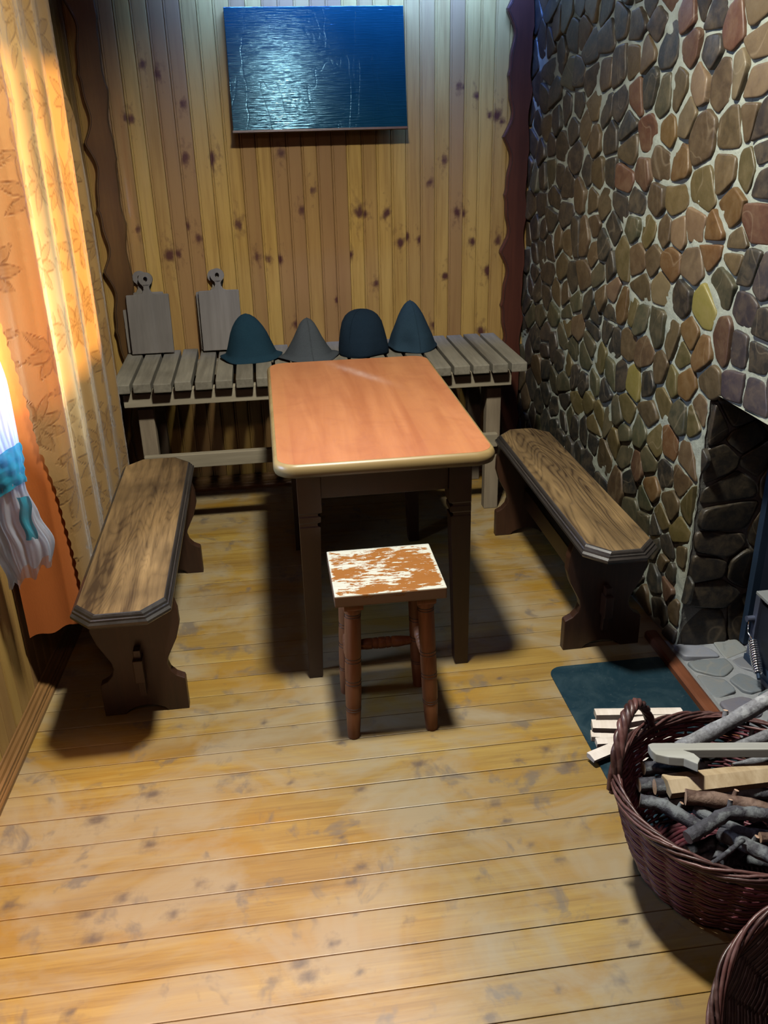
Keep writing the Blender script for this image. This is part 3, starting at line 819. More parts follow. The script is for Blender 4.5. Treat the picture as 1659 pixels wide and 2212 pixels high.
# --- table
def build_table():
    t = thing('dining_table', 'cherry-topped table with pale rounded edge in the middle of the room', 'table', (.30, 2.77, 0))
    ox, oy = .30, 2.77
    x0, x1, y0, y1 = -.010, .612, 2.213, 3.325
    b = MB()
    prof = [(.012, .708), (.003, .713), (.0, .722), (.0, .733), (.003, .742), (.008, .7475), (.013, .749)]
    def ring(e): return rounded_rect(x0+e-ox, x1-e-ox, y0+e-oy, y1-e-oy, .062-e*.5, 8)
    v = []; f = []; n = len(ring(0))
    for (e, z) in prof:
        for p in ring(e): v.append((p[0], p[1], z))
    for i in range(len(prof)-1):
        for k in range(n): f.append((i*n+k, i*n+(k+1) % n, (i+1)*n+(k+1) % n, (i+1)*n+k))
    b.add(v, f, 0, smooth=True)
    b.add([(p[0], p[1], .708) for p in ring(.012)], [tuple(range(n))[::-1]], 0)
    eb = wood('pale edge band', (.22, .145, .055), (.38, .275, .120), 'x', 10, .4, .1, patch=.15)
    b.build('edge_band', eb, t)
    tt = NT('cherry laminate')
    v_ = tt.coords((1, .09, 1))
    g = tt.noise(v_, 16, 5, .6, .5)
    br = tt.node('ShaderNodeTexBrick'); tt.link(tt.coords((1, 1, 1), rot=(0, 0, math.radians(90)), loc=(.3, .13, 0)), br.inputs[0])
    br.inputs['Scale'].default_value = 1.0; br.inputs['Brick Width'].default_value = 2.2; br.inputs['Row Height'].default_value = .125
    br.inputs['Mortar Size'].default_value = 0.0; br.inputs['Color1'].default_value = (0, 0, 0, 1); br.inputs['Color2'].default_value = (1, 1, 1, 1)
    c = tt.ramp(g, [(.35, (.35, .110, .040)), (.65, (.46, .175, .070))])
    c = tt.mix(tt.math('MULTIPLY', br.outputs[0], .45), c, (.46, .19, .070))
    cl = tt.noise(tt.coords(), 9, 4, .6, 1.0)
    c = tt.mix(tt.math('MULTIPLY', tt.ramp(cl, [(.5, 0), (.7, 1)]), .3), c, (.28, .075, .03))
    sp = tt.node('ShaderNodeTexCoord'); sx = tt.node('ShaderNodeSeparateXYZ'); tt.link(sp.outputs['Object'], sx.inputs[0])
    # pale rubbed mark near the far edge
    du = tt.math('ADD', tt.math('SUBTRACT', sx.outputs[0], .02), tt.math('MULTIPLY', tt.math('SUBTRACT', sx.outputs[1], .34), .55))
    e1 = tt.math('POWER', tt.math('MULTIPLY', du, 42.0), 2.0)
    e2 = tt.math('POWER', tt.math('MULTIPLY', tt.math('SUBTRACT', sx.outputs[1], .34), 8.0), 2.0)
    m = tt.math('POWER', 2.718, tt.math('MULTIPLY', tt.math('ADD', e1, e2), -1.0))
    c = tt.mix(tt.math('MULTIPLY', tt.math('MULTIPLY', m, tt.noise(tt.coords((1, .3, 1)), 60, 3)), .55, clamp=True), c, (.75, .62, .58))
    tt.base(c); tt.rough(.36)
    tt.b.inputs['Coat Weight'].default_value = .2; tt.b.inputs['Coat Roughness'].default_value = .35
    b = MB(); b.add([(p[0], p[1], .7495) for p in ring(.0125)] + [(p[0], p[1], .7488) for p in ring(.0120)], [tuple(range(n))] + [(n+k, n+(k+1) % n, (k+1) % n, k) for k in range(n)])
    b.build('tabletop', tt.mat, t)
    for x, xo in ((.052, .052), (.488, .522)):
        for y, fy in ((2.305, 1), (3.19, -1)):
            b = MB()
            w = .066
            def sq(xa, wa, z, ya): return [(xa-ox, ya-oy, z), (xa+wa-ox, ya-oy, z), (xa+wa-ox, ya+wa-oy, z), (xa-ox, ya+wa-oy, z)]
            xi = x if x < .3 else .490
            secs = [(0, .038), (.008, .042), (.520, .060), (.524, .052), (.532, .052), (.536, .062), (.552, .062), (.556, .054), (.562, .054), (.566, .066), (.708, .066)]
            V = []; F = []
            for (z, wa) in secs:
                xa = .052 if x < .3 else .556-wa
                ya = 2.305 + (.066-wa)*(0.2 if fy > 0 else .8) if fy > 0 else 3.19+(.066-wa)*.8
                V += sq(xa, wa, z, ya)
            for i in range(len(secs)-1):
                for k in range(4): F.append((i*4+k, i*4+(k+1) % 4, (i+1)*4+(k+1) % 4, (i+1)*4+k))
            F.append((3, 2, 1, 0)); F.append(tuple(len(secs)*4-4+k for k in range(4)))
            b.add(V, F); b.build('leg', MT['cherry'], t)
    for lo, hi in (((.118, 2.318, .605), (.490, 2.338, .708)), ((.118, 3.222, .605), (.490, 3.242, .708)), ((.066, 2.371, .605), (.086, 3.19, .708)), ((.522, 2.371, .605), (.542, 3.19, .708))):
        b = MB(); b.box((lo[0]-ox, lo[1]-oy, lo[2]), (hi[0]-ox, hi[1]-oy, hi[2]), bev=.002); b.build('apron', MT['cherry'], t)
build_table()

# --- little stool
def build_stool():
    t = thing('stool', 'small wooden stool with flaking white and brown painted seat before the table', 'stool', (.27, 2.115, 0))
    p = NT('flaking paint')
    tc = p.node('ShaderNodeTexCoord'); sx = p.node('ShaderNodeSeparateXYZ'); p.link(tc.outputs['Object'], sx.inputs[0])
    n = p.noise(p.coords((.30, 1, 1)), 85, 6, .75, .3); n2 = p.noise(p.coords((.6, 1, 1), loc=(5.2, .8, .3)), 14, 4, .6, .3)
    ex = p.math('SUBTRACT', .1485, p.math('ABSOLUTE', sx.outputs[0])); ey = p.math('SUBTRACT', .1325, p.math('ABSOLUTE', sx.outputs[1]))
    ed = p.math('MINIMUM', ex, ey)
    edge = p.math('MULTIPLY', p.math('SUBTRACT', 1.0, p.math('DIVIDE', ed, .014), clamp=True), .20)
    left = p.math('MULTIPLY', p.math('SUBTRACT', .03, p.math('ADD', sx.outputs[0], p.math('MULTIPLY', p.math('ABSOLUTE', sx.outputs[1]), .5))), .20)
    f = p.math('ADD', p.math('ADD', n, p.math('MULTIPLY', p.math('SUBTRACT', n2, .5), .75)), p.math('ADD', edge, left))
    f = p.ramp(f, [(.548, 0), (.56, 1)])
    sidef = p.math('GREATER_THAN', sx.outputs[2], .4675)
    fr = p.math('MULTIPLY', f, p.math('ADD', p.math('MULTIPLY', sidef, .8), .2))
    g = p.noise(p.coords((.2, 1, 1)), 40, 4)
    c = p.mix(fr, p.mix(g, (.23, .080, .012), (.31, .12, .024)), p.mix(g, (.58, .58, .50), (.44, .42, .34)))
    p.base(c); p.rough(.5); p.bump(f, .3, .001)
    lg = wood('worn stool leg paint', (.36, .12, .035), (.66, .29, .13), 'z', 14, .5, .2, patch=.45)
    b = MB(); b.box((-.1485, -.1325, .436), (.1485, .1325, .470), bev=.004); b.build('seat', p.mat, t)
    for sx_ in (-1, 1):
        for sy_ in (-1, 1):
            top = Vector((sx_*.098, sy_*.082, .436)); bot = Vector((sx_*.112, sy_*.108, 0))
            b = MB()
            b.box((top.x-.027, top.y-.027, .408), (top.x+.027, top.y+.027, .436), bev=.004)
            ax = bot-top; pts = []; rad = []
            prof = [(.055, .024), (.085, .0245), (.10, .0222), (.112, .0210), (.13, .0222), (.22, .0225), (.33, .0228), (.40, .0222), (.42, .0215), (.44, .0222), (.50, .0228), (.56, .0222), (.58, .0215), (.60, .0222), (.68, .0226), (.76, .0215), (.77, .0208), (.78, .0214), (.90, .0195), (.985, .0175), (1.0, .0160)]
            for (s_, r) in prof: pts.append(top+ax*s_); rad.append(r)
            b.tube(pts, rad, 16)
            for rg in (.105, .122, .412, .436, .572, .596, .772, .788):
                cc = top+ax*rg; n_ = ax.normalized(); u_ = n_.cross(Vector((0, 1, 0))).normalized(); w_ = n_.cross(u_)
                rr_ = .0222 if rg < .7 else .0213
                b.tube([cc+u_*math.cos(q*math.pi/10)*rr_+w_*math.sin(q*math.pi/10)*rr_ for q in range(20)], .0009, 5, 1, closed=True)
            b.build('leg', [lg, MT['oak_edge']], t)
    def stret(a, c):
        b = MB(); a = Vector(a); c = Vector(c); pts = []; rad = []
        for s_, r in ((0, .008), (.12, .013), (.28, .017), (.36, .0165), (.365, .012), (.375, .016), (.44, .0175), (.445, .013), (.455, .0175), (.545, .0175), (.55, .013), (.56, .0175), (.625, .016), (.632, .012), (.64, .0165), (.72, .017), (.88, .013), (1, .008)):
            pts.append(a+(c-a)*s_); rad.append(r)
        b.tube(pts, rad, 12); b.build('stretcher', lg, t)
    L = lambda sx_, sy_, z: (sx_*(.112-.014*z/.436), sy_*(.108-.026*z/.436), z)
    stret(L(-1, 1, .17), L(1, 1, .17))
    stret(L(-1, 1, .33), L(1, 1, .33))
    stret(L(-1, -1, .22), L(-1, 1, .22)); stret(L(1, -1, .22), L(1, 1, .22))
build_stool()

# --- black painted board on the wall
def build_black_board():
    t = thing('wall_board', 'large black painted wooden board with brushed gloss hung high on the pine wall', 'board', (.285, 3.895, 1.77))
    p = NT('black gloss paint with blue haze')
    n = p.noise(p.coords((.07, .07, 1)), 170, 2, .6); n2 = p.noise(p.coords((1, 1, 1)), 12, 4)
    p.base(p.mix(n2, (.002, .024, .032), (.003, .032, .042)))  # blue haze put into the black paint and its highlight tint
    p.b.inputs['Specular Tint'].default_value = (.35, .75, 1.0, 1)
    p.rough(p.math('ADD', .12, p.math('MULTIPLY', n2, .08)))
    p.b.inputs['Specular IOR Level'].default_value = .5
    sc_ = p.noise(p.coords((.8, 1, .25), rot=(0, .45, 0)), 7, 3, .5, .6)
    scr = p.ramp(p.math('ABSOLUTE', p.math('SUBTRACT', sc_, .5)), [(0, 0), (.012, 1)])
    p.bump(p.math('ADD', n, p.math('MULTIPLY', scr, .12)), 1.0, .0012)
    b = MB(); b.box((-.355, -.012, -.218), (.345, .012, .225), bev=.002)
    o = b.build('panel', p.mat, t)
    b = MB(); b.box((-.357, -.014, -.224), (.347, .014, -.216)); b.build('bottom_edge', MT['trim'], t)
    t.rotation_euler = (math.radians(TILT), 0, 0)
build_black_board()

# --- cutting boards
def cutting_board(label, x, y, z, lean, rz, w=.166, h=.245, flip=1):
    t = thing('cutting_board', label, 'cutting board', (x, y, z), 0, 'cutting boards leaning on the back wall')
    outer = [(-w/2, 0), (w/2, 0), (w/2, h), (w/2-.004, h+.003), (.035, h+.004), (.022, h+.008), (.013, h+.022), (.012, h+.034), (.020, h+.046), (.0285, h+.058), (.030, h+.070), (.026, h+.082), (.016, h+.091), (0, h+.094), (-.016, h+.091), (-.026, h+.082), (-.030, h+.070), (-.0285, h+.058), (-.020, h+.046), (-.012, h+.034), (-.013, h+.022), (-.022, h+.008), (-.035, h+.004), (-w/2+.004, h+.003), (-w/2, h)]
    # body + handle ring with a real hole
    b = MB()
    T = .009
    bm = bmesh.new()
    n = 20; hc = (0.0, h+.066); hr = .0085
    # lower part polygon (below handle eye)
    low = [p for p in outer if p[1] <= h+.047]
    b.prism([(p[0], p[1]) for p in low], -T, T, 'y', bev=.0025)
    # eye ring
    R = [(.0300, .0085)]
    v = []; f = []
    for yy in (-T, T):
        for k in range(n):
            a = 2*math.pi*k/n; v.append((hc[0]+.0295*math.cos(a), yy, hc[1]+.0285*math.sin(a)))
        for k in range(n):
            a = 2*math.pi*k/n; v.append((hc[0]+hr*math.cos(a), yy, hc[1]+hr*1.2*math.sin(a)))
    for k in range(n):
        k2 = (k+1) % n
        f += [(k, k2, n+k2, n+k), (2*n+k2, 2*n+k, 3*n+k, 3*n+k2), (k2, k, 2*n+k, 2*n+k2), (n+k, n+k2, 3*n+k2, 3*n+k)]
    b.add(v, f); bm.free()
    o = b.build('blade', MT['board'], t)
    t.rotation_euler = (-lean, rz, 0)
cutting_board('pale cutting board leaning at the left end of the bench, in front of its pair', -.492, 3.868, .682, .16, .0, w=.178)
cutting_board('pale cutting board at the left end of the bench, mostly hidden behind another board', -.512, 3.903, .682, .13, -.02, w=.178, h=.247)
cutting_board('pale cutting board standing just left of the first felt hat, front one of two', -.191, 3.860, .682, .18, .0, w=.172, h=.25)
cutting_board('pale cutting board just left of the first felt hat, only its left edge showing', -.201, 3.896, .682, .14, -.01, w=.172, h=.242)

# --- felt sauna hats
F_NAVY = felt('dark teal felt', (.008, .027, .042)); F_NIGHT = felt('night blue felt', (.007, .016, .028)); F_GREY = felt('grey felt', (.046, .052, .058)); F_BLUE = felt('slate blue felt', (.016, .034, .052))
def hat(label, x, y, rx, ry, h, mat, prof, brim, seed, lean=(0, 0), seam=True, dent=None):
    t = thing('felt_hat', label, 'hat', (x, y, .676), 0, 'felt sauna hats on the bench')
    rnd = random.Random(seed); ph = [rnd.uniform(0, 6.28) for _ in range(4)]
    n = 56; m = 34; th = .0035
    v = []; f = []
    for layer in (0, 1):
        for j in range(m+1):
            s_ = j/m
            # profile: prof = list of (height fraction, radius fraction)
            for q in range(len(prof)-1):
                if prof[q][0] <= s_ <= prof[q+1][0]: break
            a_, b_ = prof[q], prof[q+1]; u = (s_-a_[0])/(b_[0]-a_[0]+1e-9); 
            r = a_[1]+(b_[1]-a_[1])*u
            for k in range(n):
                a = 2*math.pi*k/n
                w = 1 + (1-s_)**2*(.045*math.sin(3*a+ph[0]) + .03*math.sin(5*a+ph[1])) + .012*math.sin(4*a+6*s_+ph[2])
                zz = s_*h
                if s_ < .12: zz += (1-s_/.12)*brim*(math.sin(2*a+ph[3])*.5+.5)
                rr = r*w - layer*th
                px = rx*rr*math.cos(a) + lean[0]*s_*s_; py = ry*rr*math.sin(a) + lean[1]*s_*s_
                if dent:
                    dd = math.exp(-(((px/rx)-dent[0])**2*7 + ((s_-dent[1])**2)*14)) if math.sin(a) < .2 else 0
                    py += dd*dent[2]
                v.append((px, py, max(zz-layer*th*.6, 0.0005)))
    N = n*(m+1)
    for j in range(m):
        for k in range(n):
            k2 = (k+1) % n
            f.append((j*n+k, j*n+k2, (j+1)*n+k2, (j+1)*n+k))
            f.append((N+j*n+k2, N+j*n+k, N+(j+1)*n+k, N+(j+1)*n+k2))
    for k in range(n): f.append((k, N+k, N+(k+1) % n, (k+1) % n))
    f.append(tuple(m*n+k for k in range(n)))
    b = MB(); b.add(v, f, 0, smooth=True)
    b.build('crown', mat, t)
    if seam:
        b = MB()
        pts = []
        for j in range(m+1):
            k = int(n*seam_at(seed)); p = v[j*n+k]; q_ = Vector((p[0], p[1], 0)); 
            pts.append((p[0]*1.0, p[1]-.0012, p[2]+.0005))
        b.tube(pts, .0022, 5); b.build('seam', mat, t)
def seam_at(seed): return {1: .80, 2: .78, 3: .66, 4: .80}[seed]
COMB = [(0, 1.06), (.04, .97), (.12, .86), (.25, .78), (.42, .69), (.58, .61), (.72, .51), (.84, .39), (.92, .27), (.97, .16), (1, .02)]
CONE = [(0, 1.05), (.04, .95), (.12, .82), (.3, .66), (.5, .51), (.7, .38), (.85, .27), (.93, .18), (.98, .09), (1, .01)]
DOME = [(0, .97), (.04, 1.0), (.15, 1.0), (.35, .96), (.55, .89), (.72, .80), (.85, .66), (.93, .50), (.98, .28), (1, .03)]
PEAK = [(0, 1.0), (.1, .95), (.3, .84), (.5, .68), (.68, .53), (.82, .38), (.92, .24), (.98, .11), (1, .01)]
hat('dark teal felt hat, broad bell shape, in front of the right cutting board', -.072, 3.715, .124, .100, .182, F_NAVY, COMB, .012, 1, (-.010, .03), seam=False)
hat('grey felt hat with pointed crown, second from the left along the bench', .170, 3.665, .121, .095, .164, F_GREY, CONE, .012, 2, (.0, .02))
hat('dark blue rounded felt hat with a panel seam, third from the left', .402, 3.695, .106, .100, .184, F_NIGHT, DOME, .006, 3, (.0, .02))
hat('slate blue felt hat with pointed crown and a crumpled dent, rightmost on the bench', .620, 3.735, .105, .115, .200, F_BLUE, PEAK, .014, 4, (.0, .03), dent=(-.35, .14, .035))

# ================================================================== CURTAINS
# plan-view run of the hanging cloth: from the wall round to a line along the wall
def run(s, off=0.0):
    pts = [(-.742, 2.285), (-.690, 2.310), (-.630, 2.335), (-.600, 2.375), (-.592, 2.45), (-.592, 2.9), (-.592, 3.40)]
    L = [0]
    for i in range(len(pts)-1): L.append(L[-1]+math.dist(pts[i], pts[i+1]))
    s = max(0, min(L[-1]-1e-6, s))
    for i in range(len(pts)-1):
        if L[i] <= s <= L[i+1]:
            u = (s-L[i])/(L[i+1]-L[i]); a = pts[i]; b = pts[i+1]
            dx, dy = (b[0]-a[0]), (b[1]-a[1]); l = math.hypot(dx, dy)
            return (a[0]+dx*u + dy/l*off, a[1]+dy*u - dx/l*off), L[-1]
RUNL = run(0)[1]

def curtain_lace():
    rnd = random.Random(9)
    NU, NV = 300, 460
    def left(z):
        K = [(.18,.166),(.30,.160),(.5,.153),(.68,.138),(.8,.118),(.97,.106),(1.145,.086),(1.5,.03),(1.8,.0),(2.75,.0)]
        for i in range(len(K)-1):
            if K[i][0] <= z <= K[i+1][0]:
                u = (z-K[i][0])/(K[i+1][0]-K[i][0]); return K[i][1]+(K[i+1][1]-K[i][1])*u
        return 0
    folds = [(rnd.uniform(8, 30), rnd.uniform(0, 6.28)) for _ in range(3)]
    V = np.zeros(((NV+1), (NU+1), 3)); UV = np.zeros(((NV+1), (NU+1), 2))
    for j in range(NV+1):
        z = .19 + (2.60-.19)*j/NV
        s0 = left(z) + .005*abs(math.sin(z*95)); yE = 3.19 if z > 1.94 else (3.19+(1.94-z)*.11 if z > 1.69 else (3.217+(1.69-z)*.34 if z > 1.25 else 3.367)); s1 = RUNL - (3.40-yE) + .004*math.sin(z*9)
        for i in range(NU+1):
            s = s0+(s1-s0)*i/NU
            fq = s*31 + .9*math.sin(z*1.0+s*3)+.4; wv = .0135*math.sin(fq + .6*math.sin(fq)) + .003*math.sin(s*83+z*1.7+1)
            wv *= (.45+.55*min(1, max(0, (2.3-z)/1.8+.3)))
            (x, y), _ = run(s, .019 + wv*.8)
            V[j, i] = (x, y, z); UV[j, i] = (s, z)
    P = np.zeros((NV+1, NU+1))
    U, Z = UV[..., 0], UV[..., 1]
    def petal(cx, cz, ang, ln, wd, val=1.0):
        du = (U-cx)*math.cos(ang)+(Z-cz)*math.sin(ang); dv = -(U-cx)*math.sin(ang)+(Z-cz)*math.cos(ang)
        t = du/ln
        w = wd*np.sin(np.clip(t, 0, 1)*math.pi)**.8*(1-.35*t)
        d = np.abs(dv)/np.maximum(w, 1e-5)
        m = (t > 0) & (t < 1)
        fillv = np.where(d < 1, .45+.35*np.abs(np.sin(dv*900)), 0)
        rim = np.exp(-((d-1)/.22)**2)
        return np.where(m, np.maximum(fillv*.55*(d < 1), rim), 0)*val
    for gx in range(9):
        for gz in range(14):
            cx = .02+gx*.19+rnd.uniform(-.03, .03)+(.08 if gz % 2 else 0); cz = .25+gz*.20+rnd.uniform(-.02, .02)
            a0 = rnd.uniform(0, 6.28); np_ = rnd.choice((7, 8, 9))
            for k in range(np_):
                P = np.maximum(P, petal(cx, cz, a0+k*6.283/np_, rnd.uniform(.070, .105), rnd.uniform(.014, .020)))
            for k in range(3):
                ax = cx+rnd.uniform(-.09, .09); az = cz+.09+rnd.uniform(-.03, .03)
                P = np.maximum(P, petal(ax, az, rnd.uniform(0, 6.28), rnd.uniform(.04, .06), .012, .9))
    C = np.ones((NV+1, NU+1, 4)); C[..., 0] = .5; C[..., 2] = 0; C[..., 1] = P
    # little relief in the woven pattern
    V[..., 0] += P*.0012
    idx = np.arange((NV+1)*(NU+1)).reshape(NV+1, NU+1)
    F = np.stack([idx[:-1, :-1], idx[:-1, 1:], idx[1:, 1:], idx[1:, :-1]], -1).reshape(-1, 4)
    m = cloth('cream lace', (.47, .275, .088), .42, (.24, .12, .030))
    o = np_mesh('lace_curtain', V.reshape(-1, 3), F, m, C.reshape(-1, 4), smooth=True)
    tag(o, 'cream flower-patterned lace curtain with scalloped edge beside the left bench', 'curtain')
curtain_lace()

def curtain_orange():
    NU, NV = 70, 120
    V = np.zeros((NV+1, NU+1, 3))
    for j in range(NV+1):
        z0 = .245 + 0
        for i in range(NU+1):
            s = .0 + .24*i/NU
            zb = .250 - .03*max(0, s-.15)*2 + .006*math.sin(s*70)
            z = zb + (2.60-zb)*j/NV
            wv = .006*math.sin(s*48+.5*math.sin(z*2))*min(1, s*8)
            (x, y), _ = run(s, wv)
            V[j, i] = (x, y, z)
    idx = np.arange((NV+1)*(NU+1)).reshape(NV+1, NU+1)
    F = np.stack([idx[:-1, :-1], idx[:-1, 1:], idx[1:, 1:], idx[1:, :-1]], -1).reshape(-1, 4)
    C = np.zeros((NV+1, NU+1, 4)); C[..., 3] = 1
    m = cloth('orange cloth', (.62, .16, .022), .38)
    o = np_mesh('orange_curtain', V.reshape(-1, 3), F, m, C.reshape(-1, 4), smooth=True)
    tag(o, 'plain orange curtain hanging behind the cream lace curtain', 'curtain')
curtain_orange()

def tulle():
    t = thing('tulle_curtain', 'sheer white gathered curtain tied with a turquoise band at the left edge', 'curtain', (-.69, 2.19, .5))
    rnd = random.Random(4)
    NU, NV = 150, 110
    # gathered bundle: width profile over height, right edge in x
    K = [(.50,.052,.030,-.668),(.60,.075,.034,-.672),(.68,.066,.030,-.690),(.76,.044,.026,-.684),(.85,.040,.024,-.674),(.92,.050,.022,-.684),(1.02,.056,.020,-.690),(1.15,.060,.018,-.708),(1.4,.060,.018,-.74),(2.6,.05,.018,-.76)]
    def prof(z):
        for i in range(len(K)-1):
            if K[i][0] <= z <= K[i+1][0]:
                u = (z-K[i][0])/(K[i+1][0]-K[i][0]); u = u*u*(3-2*u)
                return [K[i][q]+(K[i+1][q]-K[i][q])*u for q in (1, 2, 3)]
        return K[0][1:] if z < K[0][0] else K[-1][1:]
    v = []; f = []
    for j in range(NV+1):
        for i in range(NU):
            a = 2*math.pi*i/NU
            zb = .515 + .045*math.cos(a+.6) + .012*math.sin(7*a) 
            q = j/NV; q = q**1.3
            z = zb + (2.6-zb)*q
            w, d, cx = prof(z)
            g = 1 + .16*math.sin(11*a+1.5*math.sin(z*4)) + .07*math.sin(23*a+z*9)
            fl = 1 + .12*math.sin(a*5+z*20)*max(0, (.72-z)/.25)
            v.append((cx + w*math.cos(a)*(g*.35+.65)*fl + .69, 2.175 + d*math.sin(a)*g - 2.19, z-.5))
    for j in range(NV):
        for i in range(NU):
            f.append((j*NU+i, j*NU+(i+1) % NU, (j+1)*NU+(i+1) % NU, (j+1)*NU+i))
    m = cloth('white tulle', (.66, .76, .92), .62, None, .32, .5)
    b = MB(); b.add(v, f, 0, smooth=True); b.build('veil', m, t)
    # turquoise tie
    v = []; f = []; n = 90; rows = 12
    for j in range(rows+1):
        for i in range(n):
            a = 2*math.pi*i/n
            z = .745 + .105*j/rows + .030*math.cos(a+.3)
            w, d, cx = prof(z)
            g = 1.10 + .05*math.sin(9*a+j*.7) + .05*math.sin(j*1.9+a*3)
            v.append((cx+w*math.cos(a)*g*1.02+.69, 2.175+d*math.sin(a)*g*1.15-2.19, z-.5))
    for j in range(rows):
        for i in range(n): f.append((j*n+i, j*n+(i+1) % n, (j+1)*n+(i+1) % n, (j+1)*n+i))
    tq = cloth('turquoise organza', (.03, .40, .55), .40, None, .12, .35)
    b = MB(); b.add(v, f, 0, smooth=True)
    # loose tail of the ribbon
    b.grid(lambda a_, c_: (-.655+.69+.030*a_+.004*math.sin(c_*9), 2.143-2.19-.004*math.sin(a_*6), .745-.5-.12*c_), 6, 16)
    o = b.build('tie_band', tq, t); tag(o, 'turquoise band')
tulle()
# rod that carries the curtains, above the picture
t = thing('curtain_rod', 'wooden curtain rod above the window', 'curtain rod', (-.62, 2.6, 2.62))
b = MB(); b.tube([(0, -1.2, 0), (0, 1.0, 0)], .014, 12); b.build('pole', MT['base'], t)
for yy in (-.9, .85):
    b = MB(); b.tube([(0, yy, 0), (-.13, yy, 0)], .008, 8); b.build('bracket', MT['base'], t)

t = thing('ceiling_lamp', 'added housing for the pink fill light, behind the viewer', 'lamp', (-.15, -.35, 2.6))  # fixture added to carry the pink front fill
b = MB(); b.lathe([(.16, -.02), (.165, .10), (.03, .15)], n=32, cap=False); b.build('lamp_housing', MT['board'], t)
t = thing('added_side_lamp', 'added unseen lamp for the peach light on the near left floor', 'lamp', (-.62, .62, 1.45))  # fixture added to carry the peach spot, out of view
b = MB(); b.lathe([(.085, -.05), (.045, .06), (.01, .065)], n=24, cap=False); b.build('added_lamp_shade', MT['board'], t)
b = MB(); b.tube([(0, 0, .06), (-.06, 0, .09), (-.24, 0, .06)], .007, 8); b.build('arm', MT['brass'], t)
# ================================================================== LAMP (above the picture)
t = thing('ceiling_lamp', 'round white ceiling lamp above the table', 'lamp', (.21, 1.93, 2.67))
b = MB(); b.lathe([(.19, -.103), (.193, -.103), (.193, .06), (.15, .078), (.02, .08)], n=32, cap=False); b.build('lamp_housing', plain('lamp white', (.8, .8, .78), .4), t)

# ================================================================== FIREPLACE IRON, FLOOR PLATE
def stove():
    t = thing('stove_insert', 'dark blue steel stove front standing inside the fireplace', 'stove', (1.48, 2.20, .02))
    ox, oy, oz = 1.48, 2.20, .02
    b = MB(); b.box((1.445-ox, 2.235-oy, 0), (1.475-ox, 2.262-oy, .78), bev=.002); b.build('side_post', MT['iron'], t)
    b = MB(); b.box((1.470-ox, 1.30-oy, 0), (1.478-ox, 2.24-oy, .78)); b.build('back_plate', plain('soot black steel', (.012, .018, .035), .5, .4), t)
    b = MB(); 
    b.box((1.418-ox, 2.145-oy, 0), (1.436-ox, 2.168-oy, .225), bev=.002)
    b.build('door_post', MT['iron_light'], t)
    b = MB(); b.box((1.418-ox, 1.55-oy, .225), (1.475-ox, 2.170-oy, .236), bev=.002); b.build('shelf', plain('dusty steel', (.30, .32, .33), .6, .2), t)
    b = MB(); b.box((1.430-ox, 1.56-oy, .0), (1.445-ox, 2.145-oy, .205), bev=.002); b.build('door', plain('door iron', (.022, .026, .040), .5, .4), t)
    b = MB(); b.box((1.410-ox, 1.56-oy, -.002), (1.47-ox, 2.165-oy, .016)); b.build('sill', MT['iron'], t)
    h = MB()
    base = Vector((1.412-ox, 2.158-oy, .118)); d = Vector((-.10, -.30, -.12)).normalized()
    u = d.cross(Vector((0, 0, 1))).normalized(); w = d.cross(u)
    pts = [base+Vector((.0, .006, .028)), base+Vector((-.006, .004, .034)), base+Vector((-.012, -.002, .030)), base+Vector((-.013, -.006, .018)), base+Vector((-.016, -.012, .004)), base+Vector((-.022, -.022, -.002)), base+Vector((-.028, -.034, .002)), base+d*.055]
    h.tube(pts, .0022, 6)
    o0 = base+d*.055
    pts = []
    for i in range(16*14):
        a = 2*math.pi*i/16; s_ = i/(16*14)*.12
        r = .0135*(1-.15*abs(2*s_/.12-1))
        pts.append(o0+d*s_+u*math.cos(a)*r+w*math.sin(a)*r)
    h.tube(pts, .0030, 6)
    h.tube([o0-d*.005, o0+d*.14], .006, 8, 1)
    o = h.build('spring_handle', [MT['chrome'], MT['iron']], t); tag(o, 'chrome coil handle')
    b = MB(); b.tube([(1.395-ox, 2.160-oy, .145), (1.42-ox, 2.160-oy, .145)], .010, 10); b.build('hinge_bolt', MT['iron_light'], t)
stove()

def floor_plate():
    P = []
    x0, x1, y0, y1 = .795, 1.166, 1.30, 2.238
    for (cx, cy, a0, r) in ((x1-.01, y1-.01, 0, .01), (x0+.045, y1-.045, 90, .045), (x0+.045, y0+.045, 180, .045), (x1-.01, y0+.01, 270, .01)):
        for k in range(9):
            a = math.radians(a0+90*k/8); P.append((cx+r*math.cos(a), cy+r*math.sin(a)))
    b = MB(); b.prism(P, .0006, .0032, 'z', 0)
    t = NT('dark steel sheet')
    n = t.noise(t.coords(), 7, 6, .7, .8); n2 = t.noise(t.coords(), 90, 4, .8)
    c = t.mix(t.ramp(n, [(.45, 0), (.75, 1)]), (.012, .040, .060), (.045, .085, .105))
    c = t.mix(t.math('MULTIPLY', t.ramp(n2, [(.62, 0), (.70, 1)]), .35), c, (.20, .24, .24))
    t.base(c); t.rough(t.math('ADD', .32, t.math('MULTIPLY', n, .25))); t.b.inputs['Metallic'].default_value = .35
    o = b.build('floor_plate', t.mat); fix_normals(o)
    tag(o, 'dark blue steel spark sheet lying on the floorboards before the fireplace', 'metal sheet')
floor_plate()

